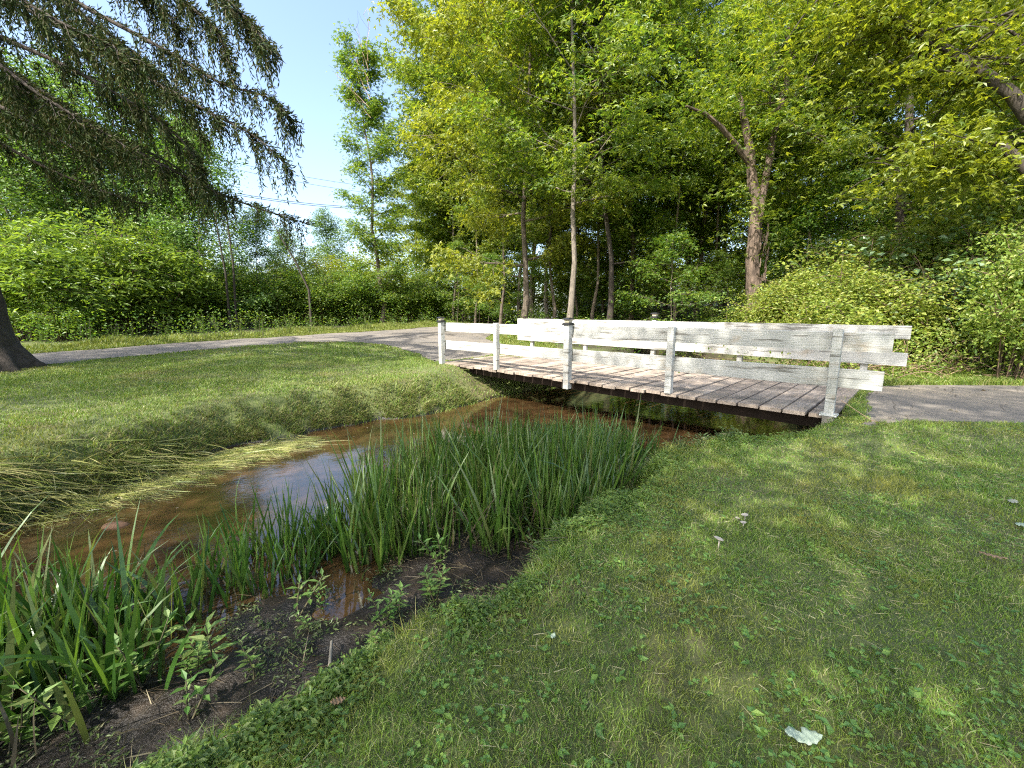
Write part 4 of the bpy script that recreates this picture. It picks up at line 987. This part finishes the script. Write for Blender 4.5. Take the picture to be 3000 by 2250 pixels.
for k, (px, Y) in enumerate([(480, 15.6), (560, 16.1), (640, 17.4), (700, 17.6), (760, 18.6), (910, 20.9), (980, 22), (1150, 25), (380, 15), (250, 14.6), (330, 15.2), (130, 14), (820, 19.6), (1020, 22.6)]):
    cp(tW, px, Y, k * 1.3, random.uniform(.6, .95), 'low leafy weed in the grass along the far edge of the lane', 'low weeds along the lane')

# ------------------------------------------------------------------ reeds
def reed_stand(poly, nclump, per, L, W, bend, r, spread=.10, zmin=-.40):
    P0 = np.array(poly); xs_, ys_ = [], []
    while len(xs_) < nclump:
        x, y = r.uniform(P0[:, 0].min(), P0[:, 0].max()), r.uniform(P0[:, 1].min(), P0[:, 1].max())
        if inside(np.array([x]), np.array([y]), poly)[0]: xs_.append(x); ys_.append(y)
    x, y = np.repeat(xs_, per), np.repeat(ys_, per); n = len(x); hs = np.repeat(r.uniform(.55, 1.12, nclump), per)
    ox, oy = r.normal(size=n) * spread * .45, r.normal(size=n) * spread * .45; x, y = x + ox, y + oy
    P = np.stack([x, y, np.maximum(H(x, y), zmin) - .02], -1)
    D = np.stack([ox / spread * .28 + r.normal(size=n) * .13, oy / spread * .28 + r.normal(size=n) * .13, np.ones(n)], -1)
    return strap(P, D, L * r.uniform(.5, 1.12, n) * hs, W * r.uniform(.7, 1.3, n), r, 6, bend)
r_ = np.random.default_rng(81)
REED = [(-1.5, 2.95), (-1.05, 2.85), (-.5, 3.0), (.1, 3.0), (.65, 3.2), (1.05, 3.7), (1.25, 4.3), (.9, 4.9), (0.2, 5.2), (-.7, 5.2), (-1.15, 4.4), (-1.5, 3.6)]
V, Q = reed_stand(REED, 190, 13, .90, .020, .8, r_, .14); V2, Q2 = reed_stand(REED, 170, 5, .6, .015, 2.4, r_, .2); V, Q = np.vstack([V, V2]), np.vstack([Q, Q2 + len(V)])
tag(build('reeds', V, Q, None, M['reed']), 'dense stand of upright dark green reeds in the middle of the creek', 'reeds', kind='stuff')
R2 = [(-.6, 5.1), (.3, 5.1), (1.1, 4.6), (1.9, 5.2), (1.6, 6.1), (.4, 6.3), (-.3, 6.0)]
V, Q = reed_stand(R2, 150, 12, .55, .015, 1.7, r_, .18)
tag(build('reeds', V, Q, None, M['sedge'] if False else M['reed']), 'bent floppy reeds behind the upright stand, near the bridge', 'reeds', kind='stuff')
R3 = [(-2.1, 2.5), (-1.7, 2.55), (-1.4, 2.75), (-1.3, 3.1), (-1.6, 3.4), (-2.1, 3.1), (-2.3, 2.75)]
V, Q = reed_stand(R3, 42, 8, .56, .017, .9, r_, .10)
tag(build('reeds', V, Q, None, M['reed']), 'loose thin reeds standing in the sky reflection between the two main stands', 'reeds', kind='stuff')
R4 = [(-4.3, 1.7), (-3.6, 2.0), (-3.0, 2.2), (-2.5, 2.5), (-2.1, 2.45), (-1.9, 2.15), (-1.75, 1.9), (-1.95, 1.55), (-2.35, 1.15), (-2.8, .8), (-4.2, .8)]
V, Q = reed_stand(R4, 125, 12, .80, .026, 1.3, r_, .16)
tag(build('reeds', V, Q, None, M['reed']), 'broad-leaved reeds filling the lower left, arching over the dark mud', 'reeds', kind='stuff')

for RR, nn, lab in ((REED, 90, 'brown and bent dead blades among the upright reeds'), (R4, 45, 'dead straw-coloured blades among the reeds at lower left')):
    V, Q = reed_stand(RR, nn, 5, .6, .011, 2.6, r_, .2)
    tag(build('dead_reeds', V, Q, None, M['litter']), lab, 'reeds', kind='stuff')
# flattened sedge on the far bank
n = 4300; f = r_.random(n); poly = np.array([(-7, 2.4), (-5.4, 3.3), (-4.55, 4.2), (-4.3, 5.0), (-4.0, 5.6), (-3.5, 6.05)]); q = f * 4.99; a = q.astype(int); base = poly[a] + (poly[a + 1] - poly[a]) * (q - a)[:, None]
base = base + r_.normal(size=(n, 2)) * np.interp(f, [0, .5, 1], [.24, .2, .12])[:, None] + np.array([.26, -.06]); P_ = np.stack([base[:, 0], base[:, 1], np.maximum(H(base[:, 0], base[:, 1]), WZ) + .02], -1)
D = np.stack([.8 + r_.normal(size=n) * .6, -.35 + r_.normal(size=n) * .6, r_.uniform(-.14, .07, n)], -1)
V, Q = strap(P_, D, r_.uniform(.18, .55, n), r_.uniform(.006, .013, n), r_, 5, .9)
V[:, 2] = np.maximum(V[:, 2], np.maximum(H(V[:, 0], V[:, 1]), WZ) + .006 + .01 * r_.random(len(V)))
tag(build('sedge', V, Q, None, M['sedge']), 'pale sedge leaves lying flattened along the far bank into the water', 'sedge', kind='stuff')
# rank growth hanging over the far bank edge
n = 60000; f = r_.random(n); P0 = np.array(FAR[2:15]); q = f * (len(P0) - 1.01); a = q.astype(int); base = P0[a] + (P0[a + 1] - P0[a]) * (q - a)[:, None]
base = base + r_.normal(size=(n, 2)) * (.08 + .3 * r_.random((n, 1))) + np.array([-.2, .25]); x, y = base.T; P_ = np.stack([x, y, H(x, y)], -1); ok = (P_[:, 2] > WZ + .02) & (vnoise(x, y, 5, 77) > .22); P_ = P_[ok]
V, Q, T = blades(P_, r_.uniform(.03, .14, len(P_)) * (.4 + 1.1 * vnoise(P_[:, 0], P_[:, 1], 4, 70)), r_.uniform(.006, .012, len(P_)), r_.uniform(.3, 1.6, len(P_)), r_, 3, .4)
M['bankgrass'] = leafmat('bank_grass_blade', [(.09, .14, .03), (.17, .22, .05), (.30, .27, .12), (.12, .09, .045), (.2, .26, .06)], .3, 1.4, .04)
tag(build('bank_grass', V, Q, T, M['bankgrass']), 'straggling grass hanging over the far bank of the creek', 'grass', kind='stuff')

# leafy weeds fringing the near lawn where it drops to the mud, and on the marshy flat by the bridge
def weedmat(x, y, hmin, hmax, r, per=5, L=.035, wr=.42):
    n = len(x); P = np.repeat(np.stack([x, y, H(x, y)], -1), per, 0); hh = np.repeat(r.uniform(hmin, hmax, n), per) * r.random(n * per); P[:, 2] += hh
    P[:, :2] += r.normal(size=(n * per, 2)) * .018; a = r.random(n * per) * 2 * PI
    LL = L * r.uniform(.5, 1.3, n * per); return kites(P, np.stack([np.cos(a), np.sin(a), r.normal(size=n * per) * .35 + .1], -1), r.normal(size=(n * per, 3)) * .45 + up, LL, LL * wr, .06)
P0 = np.array(NEAR[3:17]); n = 15000; f = r_.random(n); q = f * (len(P0) - 1.01); a = q.astype(int); base = P0[a] + (P0[a + 1] - P0[a]) * (q - a)[:, None]
x, y = (base + r_.normal(size=(n, 2)) * (.05 + .15 * r_.random((n, 1))) + np.array([.02, -.03])).T; ok = (y < 4.9) & (r_.random(n) < sstep(.25, .6, vnoise(x, y, 3, 61))); x, y = x[ok], y[ok]
V, Q = weedmat(x, y, .015, .085, r_, 5, .028)
tag(build('bank_weeds', V, Q, None, M['bankweed']), 'fresh green leafy fringe where the near lawn drops to the mud', 'weeds', kind='stuff')
MW = [(.9, 3.8), (1.4, 3.8), (1.9, 4.1), (2.7, 4.5), (3.2, 4.9), (3.1, 5.25), (2.2, 5.35), (1.6, 5.3), (1.2, 4.7)]
x, y = scatter(9000, .8, 3.9, 3.6, 6, r_); ok = inside(x, y, MW) & (vnoise(x, y, 2.5, 62) > .3); x, y = x[ok], y[ok]
V, Q = weedmat(x, y, .04, .17, r_, 6, .045, .3)
tag(build('marsh_weeds', V, Q, None, M['marshweed']), 'knee-high olive weeds on the marshy flat in front of the bridge', 'weeds', kind='stuff')
x, y = scatter(16000, -3.6, 1.8, .6, 4.6, r_); s = sdp(x, y, MUD); ok = (s < .05) & (vnoise(x, y, 4, 63) > .48) & (H(x, y) > WZ - .02); x, y = x[ok], y[ok]
V, Q = weedmat(x, y, .01, .07, r_, 4, .03, .3)
tag(build('mud_weeds', V, Q, None, M['marshweed']), 'small sparse sprouts and leaves on the black mud', 'weeds', kind='stuff')
# dead stalks on the mud
n = 11000; x, y = scatter(n, -3.4, 2.4, .6, 5.2, r_); s = sdp(x, y, MUD); ok = (s < .12) & (vnoise(x, y, 2.5, 64) > .35); x, y = x[ok], y[ok]; n = len(x); a = r_.random(n) * 6.28
P_ = np.stack([x, y, np.maximum(H(x, y), WZ) + .006], -1); V, Q = strap(P_, np.stack([np.cos(a), np.sin(a), r_.uniform(0, .25, n)], -1), r_.uniform(.04, .22, n), r_.uniform(.002, .006, n), r_, 3, .6)
V[:, 2] = np.maximum(V[:, 2], np.maximum(H(V[:, 0], V[:, 1]), WZ) + .004)
tag(build('dead_stalks', V, Q, None, M['litter']), 'matted dead stalks lying on the black mud', 'litter', kind='stuff')

# ------------------------------------------------------------------ countable plants on the mud
def mudplant(seed, hh, npair, L):
    r = np.random.default_rng(seed); e = empty('mud_plant', (0, 0, 0)); m = MB(); Cc, Dd, Ll = [], [], []
    for b in range(3 if hh > .3 else 2):
        l = limb([r.normal() * .02, r.normal() * .02, -.03], [r.normal() * .35, r.normal() * .35, 1], hh * (1 - .22 * b), r, .03, 6, .09); m.tube(l, np.linspace(.0055, .0025, 7), 5)
        for k in range(npair):
            f = (.35 + .65 * (k + 1) / npair) * 5.99; a_ = int(f); p = l[a_] + (l[min(6, a_ + 1)] - l[a_]) * (f - a_); an = k * 1.57 + r.normal() * .3
            for s in (0, PI): Cc.append(p); Dd.append((math.cos(an + s), math.sin(an + s), .15 + .5 * k / npair)); Ll.append(L * r.uniform(.7, 1.2) * (1 - .3 * k / npair))
    Cc, Dd, Ll = np.array(Cc), np.array(Dd), np.array(Ll); V, Q = kites(Cc, Dd, up - Dd * .3, Ll, Ll * .38, .05)
    m.out('stem', M['weedstem'], e, smooth=True); build('leaves', V, Q, None, M['weed'], e); return e
pl = mudplant(1, .42, 6, .10); pl2 = mudplant(2, .24, 5, .075)
GM = 'leafy plants rooted in the mud'
def wz_(px, py): # ground point seen at a photo pixel near mud level
    y = (CAM_H + .34) / (-(zat(py, 1.0) - CAM_H)); return at(px, y, -.34), y
spots = [(pl, 620, 1960, .0, 1., 'leafy plant with large paired leaves in front of the lower left reeds'), (pl, 420, 2010, 1, 1.0, 'leafy plant leaning out of the left reeds over the mud'), (pl2, 860, 1800, 2, 1.2, 'bushy little plant with pale leaves at the edge of the sky reflection'),
         (pl2, 1165, 1770, 0, 1.1, 'leafy sprig on the mud right of the sky reflection'), (pl2, 1240, 1755, 1.2, .9, 'small sprig close beside the one right of the reflection'), (pl, 30, 2190, 3, .8, 'leafy plant in the very corner at lower left'),
         (pl2, 760, 1990, 4, .9, 'thin plant on the mud left of the pale stick'), (pl2, 1300, 1640, 5, 1.2, 'drooping leafy plant under the front of the upright reeds'), (pl2, 540, 2130, 2.5, 1.1, 'sprig on the black mud below the largest leafy plant'), (pl, 240, 2130, 5, .9, 'plant with long leaves left on the mud near the bottom edge')]
done = set()
for (s_, px, py, rz, sc, lab) in spots:
    x, y = wz_(px, py); z = max(Hs(x, y), WZ)
    if s_.name not in done: s_.location = (x, y, z); s_.rotation_euler = (0, 0, rz); s_.scale = (sc,) * 3; tag(s_, lab, 'plant', GM); done.add(s_.name)
    else: copy_tree(s_, (x, y, z), rz, sc, lab, GM, 'plant')
for k in range(16):
    x, y = r_.uniform(-2.6, .6), r_.uniform(1.2, 2.9)
    if sdp(np.array([x]), np.array([y]), MUD)[0] < -.05: copy_tree(pl2 if k % 3 else pl, (x, y, max(Hs(x, y), WZ)), k * 1.1, r_.uniform(.5, .8), 'small leafy sprout standing on the black mud', 'small sprouts on the mud', 'plant')
n = 420; x, y = scatter(n, -4.2, 2.5, 1.6, 9.5, r_); sw = sdp(x, y, CHAN); ok = (sw < -.02) & (H(x, y) < WZ) & (r_.random(n) < np.exp(sw / .5) + .1); x, y = x[ok], y[ok]; a = r_.random(len(x)) * 6.28
V, Q = kites(np.stack([x, y, np.full(len(x), WZ + .003)], -1), np.stack([np.cos(a), np.sin(a), 0 * a], -1), np.tile(up, (len(x), 1)), r_.uniform(.02, .06, len(x)), r_.uniform(.008, .03, len(x)), .02)
tag(build('floating_leaves', V, Q, None, M['litter']), 'dead leaves and bits floating on the creek', 'litter', kind='stuff')
n = 2600; x, y = scatter(n, -15, 12, 3.5, 24, r_); onr = (sdp(x, y, ROAD) < -.02) | (sdp(x, y, PATH) < -.02); ok = onr & (r_.random(n) < np.exp(np.minimum(sdp(x, y, ROAD), sdp(x, y, PATH)) / .5) + .12); x, y = x[ok], y[ok]; a = r_.random(len(x)) * 6.28
V, Q = kites(np.stack([x, y, H(x, y) + .012], -1), np.stack([np.cos(a), np.sin(a), .1 + 0 * a], -1), r_.normal(size=(len(x), 3)) * .3 + up, r_.uniform(.03, .08, len(x)), r_.uniform(.02, .05, len(x)), .12)
tag(build('leaf_litter', V, Q, None, M['litter']), 'scattered dry leaves and bits on the asphalt', 'litter', kind='stuff')
# stubs, stick, straw
def stick(name, pts, rad, lab, mat, cat='stick'):
    m = MB(); m.tube(pts, rad, 6); tag(m.out(name, mat, None, True), lab, cat)
x, y = wz_(985, 1965); stick('stick', [(x + .02, y - .14, Hs(x, y - .14) + .01), (x - .02, y - .02, Hs(x, y) + .05), (x - .07, y + .12, Hs(x - .07, y + .12) + .07)], [.009, .009, .007], 'short pale bare stick slanting out of the mud beside the lawn', mrawwood)
p = bp(pt[4], -.05, .2); stick('straw', [tuple(p + bd * .1), (p[0] + .32, p[1] - .22, .30), (p[0] + .50, p[1] - .36, Hs(p[0] + .5, p[1] - .36))], [.004, .005, .004], 'dry straw leaning on the foot of the nearest railing post', M['deadtwig'], 'straw')
# dry tuft on the lawn edge
x0, y0 = bpxy = (at(1210, 1.78, 0), 1.80); n = 60; P_ = np.stack([x0 + r_.normal(size=n) * .03, y0 + r_.normal(size=n) * .025, np.full(n, Hs(x0, y0) - .01)], -1)
V, Q = strap(P_, np.stack([r_.normal(size=n) * .6, r_.normal(size=n) * .6, np.ones(n)], -1), r_.uniform(.06, .17, n), np.full(n, .005), r_, 4, .6)
tag(build('grass_tuft', V, Q, None, M['verge']), 'pale dry grass tuft at the edge of the lawn beside the mud', 'grass tuft')

# ------------------------------------------------------------------ mushrooms and fallen leaves
mcap = simple('mushroom_cap', (.46, .40, .33), .7, var=.12, scale=60)
def gpt(px, py):
    y = 1.5
    for _ in range(30):
        x = at(px, y, .05); g = Hs(x, y); k = (zat(py, 1.0) - CAM_H); y = .5 * y + .5 * (g - CAM_H) / k
    return at(px, y, g), y, g
def mushroom(px, py, rc, hs, tilt, lab):
    x, y, g = gpt(px, py); e = empty('mushroom', (x, y, g)); tag(e, lab, 'mushroom', 'pale mushrooms in the near lawn')
    m = MB(); m.tube([(0, 0, -.01), (.001, 0, hs * .5), (.003, 0, hs)], [rc * .2, rc * .15, rc * .14], 8); m.out('stem', mcap, e, True)
    m = MB(); k = 20; prof = [(.12, 0), (.55, .12), (.95, .42), (1.0, .5), (.9, .48), (.55, .32), (.15, .22), (0.01, .2)]; V = []
    for (a, b) in prof:
        for s in range(k):
            an = s * 2 * PI / k; w_ = 1 + .06 * math.sin(3 * an + px); V.append((a * rc * math.cos(an) * w_, a * rc * math.sin(an) * w_, hs + b * rc + tilt * a * rc * math.cos(an)))
    Qd = [(q * k + s, q * k + (s + 1) % k, (q + 1) * k + (s + 1) % k, (q + 1) * k + s) for q in range(len(prof) - 1) for s in range(k)]
    m.add(V, Qd); m.out('cap', mcap, e, True)
mushroom(2104, 1608, .026, .055, -.3, 'largest mushroom with an upturned cup-shaped cap, nearest the viewer')
mushroom(2176, 1548, .018, .035, .1, 'small mushroom just under the other flat cap of the pair')
mushroom(2180, 1532, .021, .05, .15, 'upper mushroom of the touching pair behind the large one')
mushroom(2160, 1528, .016, .02, -.1, 'faded low mushroom left behind the touching pair')
def fallen(px, py, L, W, rz, mat, lab, curl=.15, bite=False):
    x, y, g = gpt(px, py); k = 16; V = []; o = np.array([x, y, g + .035])
    for q in range(k + 1):
        f = q / k; w_ = W * .5 * math.sin(PI * min(1, f * .97 + .03)) ** .75 * (1 + .05 * math.sin(q * 2.3))
        for s in (-1, -.5, 0, .5, 1):
            ww = w_ * (.35 if (bite and s > 0 and 6 <= q <= 8) else 1)
            u, v = (f - .5) * L, s * ww
            V.append(o + np.array([u * math.cos(rz) - v * math.sin(rz), u * math.sin(rz) + v * math.cos(rz), curl * L * ((f - .5) ** 2 + .9 * (s * w_ / L) ** 2) + .004 * math.sin(q * 1.7 + s * 3) + .001]))
    Qd = [(q * 5 + s, q * 5 + s + 1, (q + 1) * 5 + s + 1, (q + 1) * 5 + s) for q in range(k) for s in range(4)]
    e = build('fallen_leaf', V, Qd, None, mat, None, True); md = e.modifiers.new('s', 'SOLIDIFY'); md.thickness = .0007
    tag(e, lab, 'leaf', 'fallen leaves on the lawn'); return e
mlf = simple('pale_leaf_back', (.38, .46, .34), .6, .3, .15, 30); mbl = simple('brown_leaf', (.30, .20, .12), .7, .2, .35, 30); mgl = simple('grey_leaf', (.36, .36, .28), .7, .2, .2, 30)
e = fallen(2350, 2183, .115, .062, -.15, mlf, 'large pale grey-green torn leaf lying at the bottom of the lawn', .35, True)
fallen(2965, 1482, .10, .05, .5, mgl, 'curled pale leaf at the right edge, the upper of the two'); fallen(2992, 1552, .09, .05, .1, mlf, 'small grey-green leaf at the right edge under the curled one')
fallen(2905, 1645, .11, .035, -.7, mbl, 'narrow brown curled leaf in the grass at the right'); fallen(992, 2078, .05, .03, .3, mbl, 'brown dead leaf where the lawn meets the mud'); fallen(1620, 1885, .03, .02, 1, mlf, 'tiny whitish leaf in the middle of the near lawn', .3)
fallen(1015, 0 + 1960, .035, .02, 1, mbl, 'little brown leaf lying by the pale stick'); 
# orange leaf-covered stone in the shallow water
x, y = wz_(335, 1528); m = MB(); k = 14; V = []
for a_, b_ in ((1, -.03), (.95, .006), (.7, .022), (.3, .03), (.01, .032)):
    for s in range(k): an = s * 2 * PI / k; w_ = 1 + .15 * math.sin(2 * an + 1) + .08 * math.sin(5 * an); V.append((x + .10 * a_ * w_ * math.cos(an), y + .07 * a_ * w_ * math.sin(an), WZ + b_))
m.add(V, [(q * k + s, q * k + (s + 1) % k, (q + 1) * k + (s + 1) % k, (q + 1) * k + s) for q in range(4) for s in range(k)])
tag(m.out('stone', simple('rusty_stone', (.20, .11, .06), .7, .3, .3, 25), None, True), 'flat rusty orange stone just breaking the water at left', 'stone')

# ------------------------------------------------------------------ light
ELEV, AZV = math.radians(47), (-.62, -.785)
w = bpy.data.worlds.new("World"); S.world = w; w.use_nodes = True; nt = w.node_tree
bg = nt.nodes['Background']; sky = nt.nodes.new("ShaderNodeTexSky"); sky.sky_type = 'NISHITA'; sky.sun_disc = False
sky.sun_elevation = ELEV; sky.sun_rotation = math.atan2(AZV[0], AZV[1]); sky.air_density = 1.0; sky.dust_density = 3.0; sky.ozone_density = 1.0
nt.links.new(sky.outputs[0], bg.inputs[0]); bg.inputs[1].default_value = .15
sl = bpy.data.lights.new("sun", 'SUN'); sl.energy = 3.5; sl.angle = math.radians(.55); sl.color = (1, .94, .84)
so = bpy.data.objects.new("sun", sl); COL.objects.link(so)
dv = Vector((AZV[0] * math.cos(ELEV), AZV[1] * math.cos(ELEV), math.sin(ELEV)))
so.rotation_euler = dv.to_track_quat('Z', 'Y').to_euler(); so.location = (-10, -12, 20)
S.view_settings.view_transform = 'Standard'; S.view_settings.look = 'None'; S.view_settings.gamma = 1; S.view_settings.exposure = 1.7
c = S.cycles
c.pixel_filter_type = 'BLACKMAN_HARRIS'; c.filter_width = 1.15
c.max_bounces = 7; c.diffuse_bounces = 4; c.glossy_bounces = 3; c.transmission_bounces = 4; c.transparent_max_bounces = 4
c.caustics_reflective = False; c.caustics_refractive = False; c.sample_clamp_indirect = 6
c.use_denoising = False
